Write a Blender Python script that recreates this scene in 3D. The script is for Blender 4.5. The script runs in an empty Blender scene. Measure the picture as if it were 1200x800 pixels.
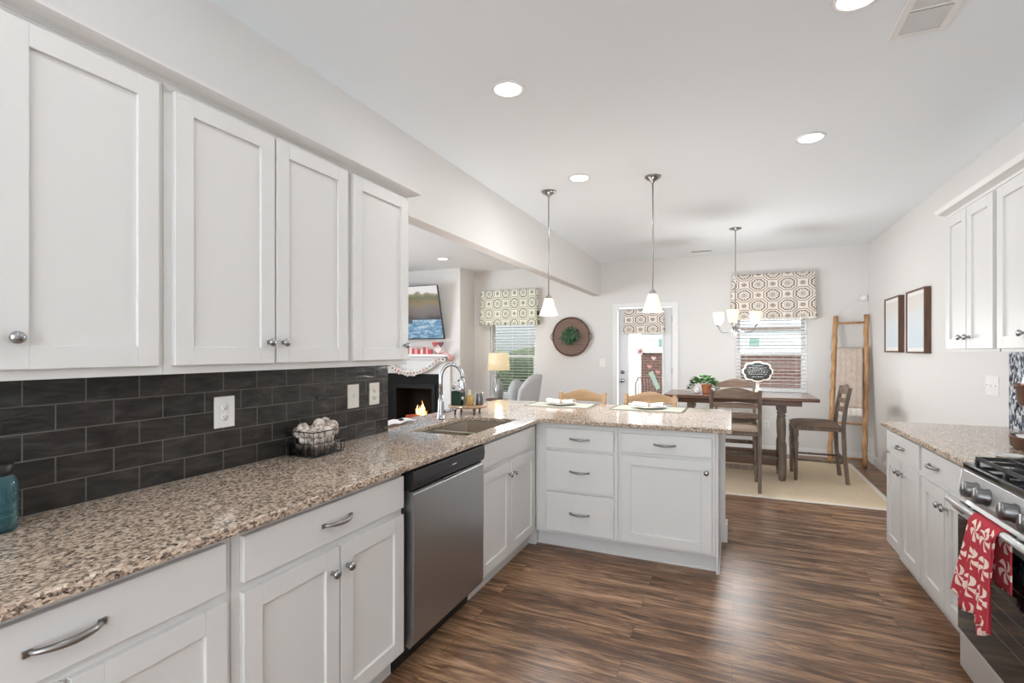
import bpy, math, random
from mathutils import Vector, Matrix
random.seed(7)
C = bpy.context.scene.collection
SC = bpy.context.scene
PI = math.pi

# ---------------------------------------------------------------- camera, world, exposure
cam_d = bpy.data.cameras.new('camera'); cam = bpy.data.objects.new('camera', cam_d); C.objects.link(cam)
cam.location = (0, 0, 1.39); cam.rotation_euler = (math.radians(90), 0, math.radians(23.75))
cam_d.sensor_width = 36; cam_d.lens = 586/1200*36; cam_d.shift_y = 11/1200; cam_d.clip_start = .05
SC.camera = cam
SC.view_settings.view_transform = 'Standard'; SC.view_settings.look = 'None'
SC.view_settings.gamma = 1; SC.view_settings.use_curve_mapping = False
SC.view_settings.exposure = 0.13
SC.cycles.use_denoising = True
SC.cycles.max_bounces = 10; SC.cycles.diffuse_bounces = 6; SC.cycles.transmission_bounces = 8
SC.cycles.sample_clamp_indirect = 6; SC.cycles.caustics_reflective = False; SC.cycles.caustics_refractive = False
CAN_W = 4.5        # watts of each recessed can
W = bpy.data.worlds.new('world'); SC.world = W; W.use_nodes = True
bg = W.node_tree.nodes['Background']; bg.inputs[0].default_value = (.86, .93, 1, 1); bg.inputs[1].default_value = 6.0
sd = bpy.data.lights.new('sun', 'SUN'); sd.energy = 6.0; sd.angle = math.radians(1.5); sd.color = (1, .95, .88)
sun = bpy.data.objects.new('sun', sd); C.objects.link(sun); sun.rotation_euler = (math.radians(-50), 0, math.radians(-12))
def area(name, loc, rot, sx, sy, w, col=(1, 1, 1)):
    d = bpy.data.lights.new(name, 'AREA'); d.shape = 'RECTANGLE'; d.size = sx; d.size_y = sy; d.energy = w; d.color = col
    o = bpy.data.objects.new(name, d); C.objects.link(o); o.location = loc; o.rotation_euler = rot
    return o
# added area lights outside unseen openings, tilted up to brighten the ceiling
area('added_rear_uplight', (-.1, -3.0, 1.45), (math.radians(145), 0, PI), 3.0, 2.0, 275, (.95, .975, 1))
area('added_living_uplight', (-6.75, 2.5, 1.4), (0, math.radians(-135), 0), 1.9, 5.0, 100, (.95, .975, 1))

# ---------------------------------------------------------------- node helpers
def mat(name, col=(.8, .8, .8), rough=.5, metal=0.0, spec=.5, **kw):
    m = bpy.data.materials.new(name); m.use_nodes = True
    b = m.node_tree.nodes['Principled BSDF']
    b.inputs['Base Color'].default_value = (*col, 1); b.inputs['Roughness'].default_value = rough
    b.inputs['Metallic'].default_value = metal; b.inputs['Specular IOR Level'].default_value = spec
    for k, v in kw.items():
        b.inputs[k.replace('_', ' ')].default_value = v
    return m
class NT:
    def __init__(s, m): s.t = m.node_tree; s.b = s.t.nodes['Principled BSDF']
    def n(s, typ, ins=None, **at):
        x = s.t.nodes.new(typ)
        for k, v in at.items(): setattr(x, k, v)
        for k, v in (ins or {}).items(): s.set(x.inputs[k], v)
        return x
    def set(s, inp, v):
        if isinstance(v, bpy.types.NodeSocket): s.t.links.new(v, inp)
        else: inp.default_value = v
    def coord(s, scale=(1, 1, 1), loc=(0, 0, 0), rot=(0, 0, 0)):
        # world-sized coordinates (geometry position)
        g = s.n('ShaderNodeNewGeometry')
        mp = s.n('ShaderNodeMapping', {'Vector': g.outputs['Position'], 'Scale': scale, 'Location': loc, 'Rotation': rot})
        return mp.outputs[0]
    def ocoord(s, scale=(1, 1, 1), loc=(0, 0, 0)):
        g = s.n('ShaderNodeTexCoord')
        mp = s.n('ShaderNodeMapping', {'Vector': g.outputs['Object'], 'Scale': scale, 'Location': loc})
        return mp.outputs[0]
    def noise(s, vec, scale, detail=3, rough=.5, dist=0):
        return s.n('ShaderNodeTexNoise', {'Vector': vec, 'Scale': scale, 'Detail': detail, 'Roughness': rough, 'Distortion': dist}).outputs['Fac']
    def ramp(s, fac, stops, interp='LINEAR'):
        r = s.n('ShaderNodeValToRGB', {'Fac': fac}); e = r.color_ramp; e.interpolation = interp
        while len(e.elements) < len(stops): e.elements.new(.5)
        for el, (p, c) in zip(e.elements, stops): el.position = p; el.color = (*c, 1)
        return r.outputs[0]
    def mix(s, f, a, b, mode='MIX'):
        x = s.n('ShaderNodeMix', data_type='RGBA', blend_type=mode)
        s.set(x.inputs[0], f)
        for i, v in ((6, a), (7, b)):
            s.set(x.inputs[i], v if isinstance(v, bpy.types.NodeSocket) else (*v, 1))
        return x.outputs[2]
    def m(s, op, a, b=0.0, c=0.0):
        x = s.n('ShaderNodeMath', operation=op); s.set(x.inputs[0], a); s.set(x.inputs[1], b); s.set(x.inputs[2], c)
        return x.outputs[0]
    def sep(s, v): 
        x = s.n('ShaderNodeSeparateXYZ', {0: v}); return x.outputs[0], x.outputs[1], x.outputs[2]
    def comb(s, a, b, c=0.0):
        x = s.n('ShaderNodeCombineXYZ'); s.set(x.inputs[0], a); s.set(x.inputs[1], b); s.set(x.inputs[2], c); return x.outputs[0]
    def col(s, v): s.set(s.b.inputs['Base Color'], v)
    def bump(s, h, strength=.3, dist=.002):
        x = s.n('ShaderNodeBump', {'Height': h, 'Strength': strength, 'Distance': dist}); s.t.links.new(x.outputs[0], s.b.inputs['Normal'])

def paint(name, col, rough=.55, scale=60, st=.08):
    m = mat(name, col, rough, spec=.35); n = NT(m)
    n.bump(n.noise(n.coord(), scale, 2), st, .001); return m
M = {}
M['wall'] = paint('wall_paint', (.715, .70, .68), .8)
M['ceiling'] = paint('ceiling_paint', (.86, .90, .93), .9)
M['white'] = paint('cabinet_paint', (.68, .672, .655), .42, 20, .03)
M['trim'] = paint('trim_paint', (.80, .80, .79), .4, 20, .03)
M['door'] = paint('door_paint', (.74, .745, .76), .4, 20, .03)
M['kick'] = paint('kick_paint', (.62, .61, .60), .5, 20, .03)
M['chrome'] = mat('polished_nickel', (.40, .40, .41), .14, 1)
M['nickel'] = mat('brushed_nickel', (.33, .325, .32), .28, 1)
M['black'] = mat('black_plastic', (.012, .012, .013), .35)
M['blackgloss'] = mat('black_glass', (.012, .013, .014), .06)
M['iron'] = mat('cast_iron', (.018, .018, .018), .5)
M['plate'] = mat('white_plastic', (.82, .81, .79), .35)
M['slot'] = mat('dark_slot', (.06, .06, .06), .5)
M['glass'] = mat('clear_glass', (1, 1, 1), .02, 0, .5, Transmission_Weight=1.0, IOR=1.45)
M['pane'] = mat('window_glass', (1, 1, 1), .0, 0, .5, Transmission_Weight=1.0, IOR=1.02)
M['blueglass'] = mat('blue_glass', (.28, .66, .76), .04, 0, .5, Transmission_Weight=.92, IOR=1.35)
M['candle'] = mat('amber_glass', (.80, .50, .16), .1, 0, .5, Transmission_Weight=.35)
M['ceramic'] = mat('white_ceramic', (.80, .79, .77), .2)
M['greyfabric'] = mat('grey_upholstery', (.50, .50, .505), .9)
M['leaf'] = mat('leaf', (.07, .20, .05), .5)
M['leafdark'] = mat('dark_leaf', (.025, .085, .03), .5)
M['leafgrey'] = mat('grey_leaf', (.14, .24, .17), .5)
M['terracotta'] = mat('terracotta', (.50, .19, .08), .7)
M['red'] = mat('red_paint', (.45, .035, .035), .5)
M['pink'] = mat('pink_paint', (.75, .33, .33), .5)
M['palepink'] = mat('pale_pink', (.85, .66, .64), .6)
M['mint'] = mat('mint_paint', (.50, .68, .60), .6)
M['soil'] = mat('soil', (.05, .03, .02), .9)
M['greenglass'] = mat('dark_green_glaze', (.010, .035, .022), .15)
M['tin'] = mat('dark_tin', (.16, .16, .16), .3, .8)

# brushed stainless, streaks along the face
def steel(name, col, rough, axis):
    m = mat(name, col, rough, 1); n = NT(m)
    sc = {'z': (60, 60, 1.0), 'y': (60, 1.2, 60)}[axis]
    f = n.noise(n.coord(sc), 1.0, 2)
    n.set(n.b.inputs['Roughness'], n.m('MULTIPLY_ADD', f, .14, rough-.07)); return m
M['steel'] = steel('stainless', (.41, .415, .42), .34, 'z')
M['steely'] = steel('stainless_light', (.66, .655, .65), .36, 'y'); M['steely'].node_tree.nodes['Principled BSDF'].inputs['Metallic'].default_value = .7
M['sinksteel'] = mat('sink_steel', (.66, .60, .52), .3, 1)

# granite
g = M['granite'] = mat('speckled_granite', rough=.09, spec=.5); n = NT(g)
v = n.coord((1, .62, 1), rot=(0, 0, .5))
vo = n.n('ShaderNodeTexVoronoi', {'Vector': v, 'Scale': 165.0, 'Randomness': 1.0})
vo2 = n.n('ShaderNodeTexVoronoi', {'Vector': n.coord((1, .8, 1.1)), 'Scale': 290.0})
sx, sy_, sz_ = n.sep(vo.outputs['Color'])
base = n.ramp(sx, [(0, (.018, .013, .011)), (.15, (.07, .05, .04)), (.28, (.20, .14, .105)), (.46, (.37, .28, .215)), (.66, (.47, .38, .30)), (.86, (.60, .51, .42))], 'CONSTANT')
s2x, _, _ = n.sep(vo2.outputs['Color'])
fine = n.ramp(s2x, [(0, (.03, .024, .02)), (.20, (.33, .25, .20)), (.55, (.52, .42, .34)), (.85, (.68, .60, .52))], 'CONSTANT')
big = n.noise(n.coord(), 9, 3)
cc = n.mix(.28, base, fine)
cc = n.mix(1.0, cc, (1.28, 1.26, 1.22), 'MULTIPLY')
cc = n.mix(n.m('MULTIPLY', big, .12), cc, (.52, .45, .38))
n.col(cc)

# wood floor, planks along X
g = M['floor'] = mat('dark_plank_floor', rough=.3, spec=.4); n = NT(g)
pos = n.coord()
br = n.n('ShaderNodeTexBrick', {'Vector': pos, 'Color1': (.0, 0, 0, 1), 'Color2': (1, 1, 1, 1), 'Mortar': (.5, .5, .5, 1), 'Scale': 1.0,
     'Mortar Size': .0012, 'Brick Width': 1.22, 'Row Height': .152, 'Bias': 0.0}, offset=.37, squash=1.0)
tone = n.sep(br.outputs['Color'])[0]
px_, py_, pz_ = n.sep(pos)
shift = n.comb(n.m('MULTIPLY_ADD', tone, 7.0, px_), py_, tone)
st = n.n('ShaderNodeMapping', {'Vector': shift, 'Scale': (1.3, 12, 1)}).outputs[0]
st2 = n.n('ShaderNodeMapping', {'Vector': shift, 'Scale': (9, 130, 1)}).outputs[0]
n1 = n.noise(st, 1.6, 6, .68, 1.0); n2 = n.noise(st2, 1.0, 3, .6)
gf = n.m('ADD', n.m('MULTIPLY', n1, .76), n.m('MULTIPLY', n2, .24))
gf = n.m('ADD', gf, n.m('MULTIPLY', n.m('SUBTRACT', tone, .5), .05))
wc = n.ramp(gf, [(.34, (.028, .015, .010)), (.44, (.062, .034, .021)), (.51, (.120, .070, .043)), (.58, (.19, .118, .075)), (.70, (.30, .20, .135))])
wc = n.mix(n.m('MULTIPLY', br.outputs['Fac'], .6), wc, (.015, .009, .006))
wc = n.mix(1.0, wc, (1.9, 1.78, 1.58), 'MULTIPLY'); n.col(wc); n.bump(gf, .12, .002)
n.set(n.b.inputs['Roughness'], n.m('MULTIPLY_ADD', n2, .14, .26))

def wood(name, stops, axis, rough=.45, sc=1.0):
    m = mat(name, rough=rough); n = NT(m)
    s = {'x': (2, 26, 26), 'y': (26, 2, 26), 'z': (26, 26, 2)}[axis]
    f = n.noise(n.coord(tuple(q*sc for q in s)), 1.2, 5, .6, .8)
    n.col(n.ramp(f, stops)); return m
M['greywood'] = wood('weathered_grey_brown_wood', [(.3, (.085, .060, .043)), (.55, (.155, .113, .083)), (.75, (.23, .175, .135))], 'z')
M['shaderail'] = wood('shaded_rail_wood', [(.3, (.11, .068, .046)), (.55, (.19, .125, .088)), (.75, (.26, .185, .135))], 'x')  # chair wood from its unlit side, shade put into the colour
M['litrail'] = wood('lit_rail_wood', [(.3, (.25, .145, .07)), (.55, (.39, .245, .13)), (.75, (.50, .34, .20))], 'x')  # lit copy of the same chair wood, brighter light put into its colour
M['tabletop'] = wood('dark_brown_table_wood', [(.3, (.075, .035, .022)), (.55, (.15, .078, .048)), (.75, (.22, .125, .08))], 'x', .22)
M['ladderwood'] = wood('rustic_pine', [(.3, (.27, .135, .055)), (.5, (.46, .255, .115)), (.7, (.60, .37, .19))], 'z', .6, .8)
M['walnut'] = wood('walnut_frame', [(.3, (.06, .028, .015)), (.55, (.12, .058, .032)), (.75, (.19, .10, .06))], 'z', .4)
M['riserwood'] = wood('riser_wood', [(.3, (.26, .15, .08)), (.55, (.42, .27, .17)), (.75, (.55, .38, .26))], 'x', .5)
M['goldwood'] = wood('golden_carved_wood', [(.3, (.25, .13, .04)), (.5, (.50, .31, .11)), (.7, (.75, .55, .27))], 'x', .4, 1.4)

# subway tile, per wall plane (u along Y, v along Z)
def tile_mat(name, c1, c2, mortar, w=.155, h=.079, y0=.824, z0=.914, rough=.12):
    m = mat(name, rough=rough, spec=.4); n = NT(m)
    x, y, z = n.sep(n.coord())
    uv = n.comb(n.m('SUBTRACT', y, y0), n.m('SUBTRACT', z, z0))
    br = n.n('ShaderNodeTexBrick', {'Vector': uv, 'Color1': (*c1, 1), 'Color2': (*c2, 1), 'Mortar': (*mortar, 1), 'Scale': 1.0, 'Mortar Size': .0024, 'Mortar Smooth': .2, 'Brick Width': w, 'Row Height': h}, offset=.5)
    wv = n.n('ShaderNodeMapping', {'Vector': n.coord(), 'Scale': (1, 9, 30)}).outputs[0]
    nz = n.noise(wv, 1.0, 2, .5, .7)
    n.col(n.mix(n.m('MULTIPLY', n.m('POWER', nz, 2.0), n.m('SUBTRACT', 1.0, br.outputs['Fac'])), br.outputs['Color'], (.085, .076, .068)))
    n.set(n.b.inputs['Roughness'], n.m('MULTIPLY_ADD', nz, .20, .12))
    hgt = n.m('SUBTRACT', n.m('MULTIPLY', nz, .8), n.m('MULTIPLY', br.outputs['Fac'], 1.5))
    n.bump(hgt, .7, .006); return m
M['tile'] = tile_mat('charcoal_subway_tile', (.010, .009, .008), (.018, .016, .014), (.12, .11, .098))
# mercury glass mosaic
g = M['mosaic'] = mat('mercury_mosaic', rough=.08, spec=.8); n = NT(g)
vo = n.n('ShaderNodeTexVoronoi', {'Vector': n.coord((1, 1, .7)), 'Scale': 62.0})
a_, b_, c_ = n.sep(vo.outputs['Color'])
n.col(n.ramp(a_, [(0, (.02, .03, .05)), (.22, (.16, .22, .30)), (.45, (.48, .56, .64)), (.68, (.86, .90, .93))], 'CONSTANT'))
n.set(n.b.inputs['Metallic'], .45)

# medallion fabric: rings on a half-dropped lattice
def medallion(name, ground, dark, mid, sx=.11, sz=.11):
    m = mat(name, rough=.9, spec=.1); n = NT(m)
    x, y, z = n.sep(n.coord())
    def cell(ox, oz):
        u = n.m('SUBTRACT', n.m('FRACT', n.m('ADD', n.m('DIVIDE', x, sx*2), ox)), .5)
        w = n.m('SUBTRACT', n.m('FRACT', n.m('ADD', n.m('DIVIDE', z, sz*2), oz)), .5)
        return n.m('SQRT', n.m('ADD', n.m('MULTIPLY', u, u), n.m('MULTIPLY', w, w))), n.m('ARCTAN2', w, u)
    r1, a1 = cell(50.07, 50.1); r2, a2 = cell(50.57, 50.6); r3, a3 = cell(50.57, 50.1); r4, a4 = cell(50.07, 50.6)
    big = n.m('MINIMUM', r1, r2); small = n.m('MINIMUM', r3, r4)
    ang = n.m('MULTIPLY', n.m('ADD', n.m('MULTIPLY', a1, n.m('LESS_THAN', r1, r2)), n.m('MULTIPLY', a2, n.m('GREATER_THAN', r1, r2))), 1.0)
    wob = n.m('ADD', big, n.m('MULTIPLY', n.m('COSINE', n.m('MULTIPLY', ang, 8.0)), .012))
    ring = n.ramp(wob, [(0, ground), (.028, dark), (.062, ground), (.10, mid), (.12, ground), (.205, dark), (.24, ground), (.30, mid), (.335, ground)], 'CONSTANT')
    dots = n.ramp(small, [(0, ground), (.02, dark), (.055, ground), (.075, mid), (.095, ground)], 'CONSTANT')
    c0 = n.mix(n.m('LESS_THAN', small, .12), ring, dots)
    pet = n.m('MULTIPLY', n.m('GREATER_THAN', n.m('SINE', n.m('MULTIPLY', ang, 12.0)), .5), n.m('MULTIPLY', n.m('GREATER_THAN', big, .165), n.m('LESS_THAN', big, .215)))
    n.col(n.mix(n.m('MULTIPLY', pet, .8), c0, dark))
    return m
M['fabric_tan'] = medallion('tan_medallion_fabric', (.80, .76, .70), (.13, .07, .045), (.33, .20, .12), .175, .145)
M['fabric_green'] = medallion('green_medallion_fabric', (.80, .80, .72), (.09, .09, .06), (.30, .32, .16), .155, .17)

# peppermint towel
g = M['towel'] = mat('peppermint_towel', rough=.9, spec=.1); n = NT(g)
x, y, z = n.sep(n.coord()); S = .10
u = n.m('SUBTRACT', n.m('FRACT', n.m('ADD', n.m('DIVIDE', y, S), 20.2)), .5); w = n.m('SUBTRACT', n.m('FRACT', n.m('ADD', n.m('DIVIDE', z, S), 20.1)), .5)
r = n.m('SQRT', n.m('ADD', n.m('MULTIPLY', u, u), n.m('MULTIPLY', w, w)))
sw = n.m('SINE', n.m('ADD', n.m('MULTIPLY', n.m('ARCTAN2', w, u), 5.0), n.m('MULTIPLY', r, 9.0)))
f = n.m('MULTIPLY', n.m('GREATER_THAN', sw, -0.15), n.m('LESS_THAN', r, .41))
n.col(n.mix(f, (.46, .05, .065), (.86, .68, .60)))

g = M['rug'] = mat('beige_woven_rug', rough=.95, spec=.05); n = NT(g)
n.col(n.ramp(n.noise(n.coord((1, 3, 1)), 45, 4, .7), [(.3, (.66, .53, .37)), (.7, (.84, .71, .53))]))
n.bump(n.noise(n.coord(), 220, 2), .4, .003)
M['rugborder'] = mat('rug_border', (.78, .73, .65), .95)
g = M['blanket'] = mat('beige_knit', rough=.95, spec=.05); n = NT(g)
n.col(n.ramp(n.noise(n.coord((30, 30, 3)), 2, 3), [(.3, (.46, .37, .31)), (.7, (.60, .51, .44))]))
g = M['brick'] = mat('exterior_red_brick', rough=.85); n = NT(g)
x, y, z = n.sep(n.coord())
br = n.n('ShaderNodeTexBrick', {'Vector': n.comb(x, z), 'Color1': (.075, .032, .020, 1), 'Color2': (.055, .024, .016, 1), 'Mortar': (.15, .10, .085, 1), 'Scale': 1.0, 'Mortar Size': .008, 'Brick Width': .21, 'Row Height': .075})
n.col(br.outputs['Color'])
g = M['siding'] = mat('pale_siding', rough=.7); n = NT(g)
x, y, z = n.sep(n.coord())
n.col(n.mix(n.m('LESS_THAN', n.m('FRACT', n.m('MULTIPLY', z, 6.0)), .12), (.40, .40, .39), (.20, .21, .22)))
g = M['grass'] = mat('lawn_grass', rough=.95); n = NT(g)
n.col(n.ramp(n.noise(n.coord(), 8, 5), [(.3, (.05, .07, .03)), (.7, (.12, .13, .06))]))
g = M['hedge'] = mat('hedge_leaves', rough=.9); n = NT(g)
n.col(n.ramp(n.noise(n.coord(), 14, 5), [(.3, (.012, .02, .010)), (.7, (.065, .085, .04))]))
# speckled decorative balls
g = M['ball'] = mat('speckled_ball', rough=.6); n = NT(g)
n.col(n.ramp(n.noise(n.coord(), 55, 3, .7), [(.40, (.22, .165, .13)), (.50, (.55, .46, .39)), (.62, (.78, .70, .63))]))
M['ballplain'] = mat('cream_ball', (.72, .66, .60), .6)
# art prints
def art(name, loc):
    m = mat(name, rough=.5); n = NT(m)
    x, y, z = n.sep(n.coord())
    f = n.m('ADD', n.m('MULTIPLY', n.m('SUBTRACT', z, 1.38), 1.1), n.m('MULTIPLY', n.noise(n.coord((1, 1, 1), loc), 6, 5, .7, .6), .55))
    n.col(n.ramp(f, [(.2, (.66, .71, .75)), (.42, (.60, .68, .73)), (.62, (.66, .71, .73)), (.8, (.70, .67, .62)), (1, (.64, .60, .55))])); return m
M['art1'] = art('watercolour_print', (3, 1, 0)); M['art2'] = art('watercolour_print_two', (9, 4, 2))
def emis(name, col, s, base=None):
    m = mat(name, base or col, .4); b = m.node_tree.nodes['Principled BSDF']
    b.inputs['Emission Color'].default_value = (*col, 1); b.inputs['Emission Strength'].default_value = s; return m
M['lens'] = emis('lit_lens', (1, .98, .95), 8)
M['shade'] = emis('lit_frosted_glass', (1, .84, .62), .55, (.80, .74, .64))
M['lampshade'] = emis('lit_lamp_shade', (1, .80, .46), .5, (.42, .36, .26))
M['flame'] = emis('flame', (1, .42, .10), 3.0)
M['flamecore'] = emis('flame_core', (1, .72, .30), 5.0)
M['ember'] = emis('ember_log', (.55, .10, .03), .5, (.08, .03, .02))
# television picture: white sky, autumn slope, rock, blue river
g = M['screen'] = mat('screen_picture', (0, 0, 0), .2); n = NT(g)
x, y, z = n.sep(n.coord())
f = n.m('ADD', n.m('DIVIDE', n.m('SUBTRACT', z, 1.60), .84), n.m('MULTIPLY', n.m('SUBTRACT', n.noise(n.coord((1, 0, 1)), 5, 6, .7, .5), .5), .28))
slope = n.ramp(f, [(.36, (.05, .04, .045)), (.45, (.15, .115, .11)), (.60, (.21, .16, .13)), (.68, (.26, .17, .05)), (.80, (.12, .12, .03)), (.86, (.30, .25, .12)), (.89, (.85, .82, .80))])
river = n.ramp(n.noise(n.coord((1, 0, 3)), 7, 6, .7, 1), [(.35, (.07, .20, .36)), (.5, (.20, .40, .58)), (.65, (.68, .80, .88))])
pic = n.mix(n.m('LESS_THAN', z, 1.905), slope, river)
n.set(n.b.inputs['Emission Color'], pic); n.b.inputs['Emission Strength'].default_value = .75; n.b.inputs['Specular IOR Level'].default_value = .15

# ---------------------------------------------------------------- mesh helpers
class MB:
    def __init__(s): s.v = []; s.f = []; s.sm = []
    def add(s, vs, fs, smooth=False):
        k = len(s.v); s.v += [tuple(q) for q in vs]
        for f in fs: s.f.append([i+k for i in f]); s.sm.append(smooth)
        return s
    def box(s, x0, x1, y0, y1, z0, z1):
        x0, x1 = min(x0, x1), max(x0, x1); y0, y1 = min(y0, y1), max(y0, y1); z0, z1 = min(z0, z1), max(z0, z1)
        return s.add([(x0,y0,z0),(x1,y0,z0),(x1,y1,z0),(x0,y1,z0),(x0,y0,z1),(x1,y0,z1),(x1,y1,z1),(x0,y1,z1)],
            [(0,3,2,1),(4,5,6,7),(0,1,5,4),(1,2,6,5),(2,3,7,6),(3,0,4,7)])
    def lathe(s, o, prof, n=20, d=(0, 0, 1), smooth=True, sx=1, sy=1):
        o = Vector(o); d = Vector(d).normalized()
        q = d.to_track_quat('Z', 'Y').to_matrix() if abs(d.z) < .9999 else (Matrix.Identity(3) if d.z > 0 else Matrix.Diagonal((1, -1, -1)))
        vs = []; fs = []
        for r, t in prof:
            r = max(r, 1e-4)
            for k in range(n):
                a = 2*PI*k/n; vs.append(o + q @ Vector((r*math.cos(a)*sx, r*math.sin(a)*sy, t)))
        for j in range(len(prof)-1):
            for k in range(n):
                k2 = (k+1) % n; fs.append((j*n+k, j*n+k2, (j+1)*n+k2, (j+1)*n+k))
        fs.append(tuple(range(n-1, -1, -1))); fs.append(tuple((len(prof)-1)*n+k for k in range(n)))
        return s.add(vs, fs, smooth)
    def cyl(s, a, b, r, n=14, r2=None, smooth=True):
        a, b = Vector(a), Vector(b); L = (b-a).length
        return s.lathe(a, [(r, 0), (r if r2 is None else r2, L)], n, b-a, smooth)
    def tube(s, pts, r, n=10, closed=False):
        P = [Vector(p) for p in pts]; N = len(P); vs = []; fs = []
        up = None
        for i, p in enumerate(P):
            if closed: t = (P[(i+1) % N]-P[i-1]).normalized()
            else: t = (P[min(i+1, N-1)]-P[max(i-1, 0)]).normalized()
            if up is None: up = Vector((0, 0, 1)) if abs(t.z) < .9 else Vector((1, 0, 0))
            u = (up - t*up.dot(t)).normalized(); up = u; w = t.cross(u)
            rr = r[i] if isinstance(r, (list, tuple)) else r
            for k in range(n):
                a = 2*PI*k/n; vs.append(p + u*rr*math.cos(a) + w*rr*math.sin(a))
        for i in range(N if closed else N-1):
            j = (i+1) % N
            for k in range(n):
                k2 = (k+1) % n; fs.append((i*n+k, i*n+k2, j*n+k2, j*n+k))
        if not closed: fs.append(tuple(range(n-1, -1, -1))); fs.append(tuple((N-1)*n+k for k in range(n)))
        return s.add(vs, fs, True)
    def prism(s, poly, axis, a0, a1, smooth=False):
        # poly: list of 2D points in the two other axes (order xyz minus axis)
        def P(p, a):
            if axis == 'x': return (a, p[0], p[1])
            if axis == 'y': return (p[0], a, p[1])
            return (p[0], p[1], a)
        n = len(poly); vs = [P(p, a0) for p in poly]+[P(p, a1) for p in poly]
        fs = [tuple(range(n)), tuple(range(2*n-1, n-1, -1))]+[(i, (i+1) % n+0, (i+1) % n+n, i+n) for i in range(n)]
        return s.add(vs, fs, smooth)
    def ball(s, c, r, n=12, sc=(1, 1, 1)):
        c = Vector(c); vs = []; fs = []; m = n//2+1
        prof = [(math.sin(PI*j/m), -math.cos(PI*j/m)) for j in range(1, m)]
        vs.append(c+Vector((0, 0, -r*sc[2])))
        for a, b in prof:
            for k in range(n):
                t = 2*PI*k/n; vs.append(c+Vector((a*r*math.cos(t)*sc[0], a*r*math.sin(t)*sc[1], b*r*sc[2])))
        vs.append(c+Vector((0, 0, r*sc[2]))); L = len(prof); e = len(vs)-1
        for k in range(n):
            k2 = (k+1) % n; fs.append((0, 1+k2, 1+k)); fs.append((e, 1+(L-1)*n+k, 1+(L-1)*n+k2))
            for j in range(L-1): fs.append((1+j*n+k, 1+j*n+k2, 1+(j+1)*n+k2, 1+(j+1)*n+k))
        return s.add(vs, fs, True)
    def slab(s, xs, ys, inside, z0, z1):
        # extruded rectilinear region with shared vertices (may have holes)
        nx, ny = len(xs)-1, len(ys)-1
        I = [[inside((xs[i]+xs[i+1])/2, (ys[j]+ys[j+1])/2) for j in range(ny)] for i in range(nx)]
        idx = {}; vs = []; fs = []
        def V(i, j, k):
            if (i, j, k) not in idx: idx[(i, j, k)] = len(vs); vs.append((xs[i], ys[j], z1 if k else z0))
            return idx[(i, j, k)]
        g = lambda i, j: 0 <= i < nx and 0 <= j < ny and I[i][j]
        for i in range(nx):
            for j in range(ny):
                if not I[i][j]: continue
                fs.append((V(i,j,1), V(i+1,j,1), V(i+1,j+1,1), V(i,j+1,1))); fs.append((V(i,j,0), V(i,j+1,0), V(i+1,j+1,0), V(i+1,j,0)))
                if not g(i-1, j): fs.append((V(i,j,0), V(i,j,1), V(i,j+1,1), V(i,j+1,0)))
                if not g(i+1, j): fs.append((V(i+1,j,0), V(i+1,j+1,0), V(i+1,j+1,1), V(i+1,j,1)))
                if not g(i, j-1): fs.append((V(i,j,0), V(i+1,j,0), V(i+1,j,1), V(i,j,1)))
                if not g(i, j+1): fs.append((V(i,j+1,0), V(i,j+1,1), V(i+1,j+1,1), V(i+1,j+1,0)))
        return s.add(vs, fs)
    def grid(s, fn, nu, nv, smooth=True):
        vs = [fn(i/nu, j/nv) for i in range(nu+1) for j in range(nv+1)]
        fs = [(i*(nv+1)+j, (i+1)*(nv+1)+j, (i+1)*(nv+1)+j+1, i*(nv+1)+j+1) for i in range(nu) for j in range(nv)]
        return s.add(vs, fs, smooth)
def wloc(o):
    v = Vector((0, 0, 0))
    while o: v += o.location; o = o.parent
    return v
def part(name, mb, m, parent=None, bevel=0, label=None, solid=0):
    off = wloc(parent)
    me = bpy.data.meshes.new(name); me.from_pydata([tuple(Vector(v)-off) for v in mb.v], [], mb.f)
    me.polygons.foreach_set('use_smooth', mb.sm); me.materials.append(M[m] if isinstance(m, str) else m); me.update()
    o = bpy.data.objects.new(name, me); C.objects.link(o); o.parent = parent
    if solid:
        q = o.modifiers.new('solid', 'SOLIDIFY'); q.thickness = solid; q.offset = 0
    if bevel:
        q = o.modifiers.new('bevel', 'BEVEL'); q.width = bevel; q.segments = 2; q.limit_method = 'ANGLE'; q.angle_limit = math.radians(40)
    if label: o['label'] = label
    return o
def thing(name, label, cat, loc=(0, 0, 0), group=None):
    o = bpy.data.objects.new(name, None); C.objects.link(o); o.location = loc; o['label'] = label; o['category'] = cat
    o.empty_display_size = .1
    if group: o['group'] = group
    return o
def one(name, label, cat, mb, m, loc=None, group=None, bevel=0, solid=0):
    o = part(name, mb, m, None, bevel, None, solid)
    if loc is not None:
        o.data.transform(Matrix.Translation(-Vector(loc))); o.location = loc
    o['label'] = label; o['category'] = cat
    if group: o['group'] = group
    return o
def struct(name, mb, m, bevel=0):
    o = part(name, mb, m, None, bevel); o['kind'] = 'structure'; return o
def dup(root, loc, rotz=None, label=None, group=None):
    def cp(o, par):
        c = o.copy(); C.objects.link(c); c.parent = par
        for ch in list(o.children): cp(ch, c)
        return c
    r = cp(root, None); r.location = loc
    if rotz is not None: r.rotation_euler = (0, 0, rotz)
    if label: r['label'] = label
    if group: r['group'] = group
    return r
def fb(mb, F, a0, a1, d0, d1, z0, z1):
    p, q = F(a0, d0, z0), F(a1, d1, z1); return mb.box(p[0], q[0], p[1], q[1], p[2], q[2])

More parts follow.
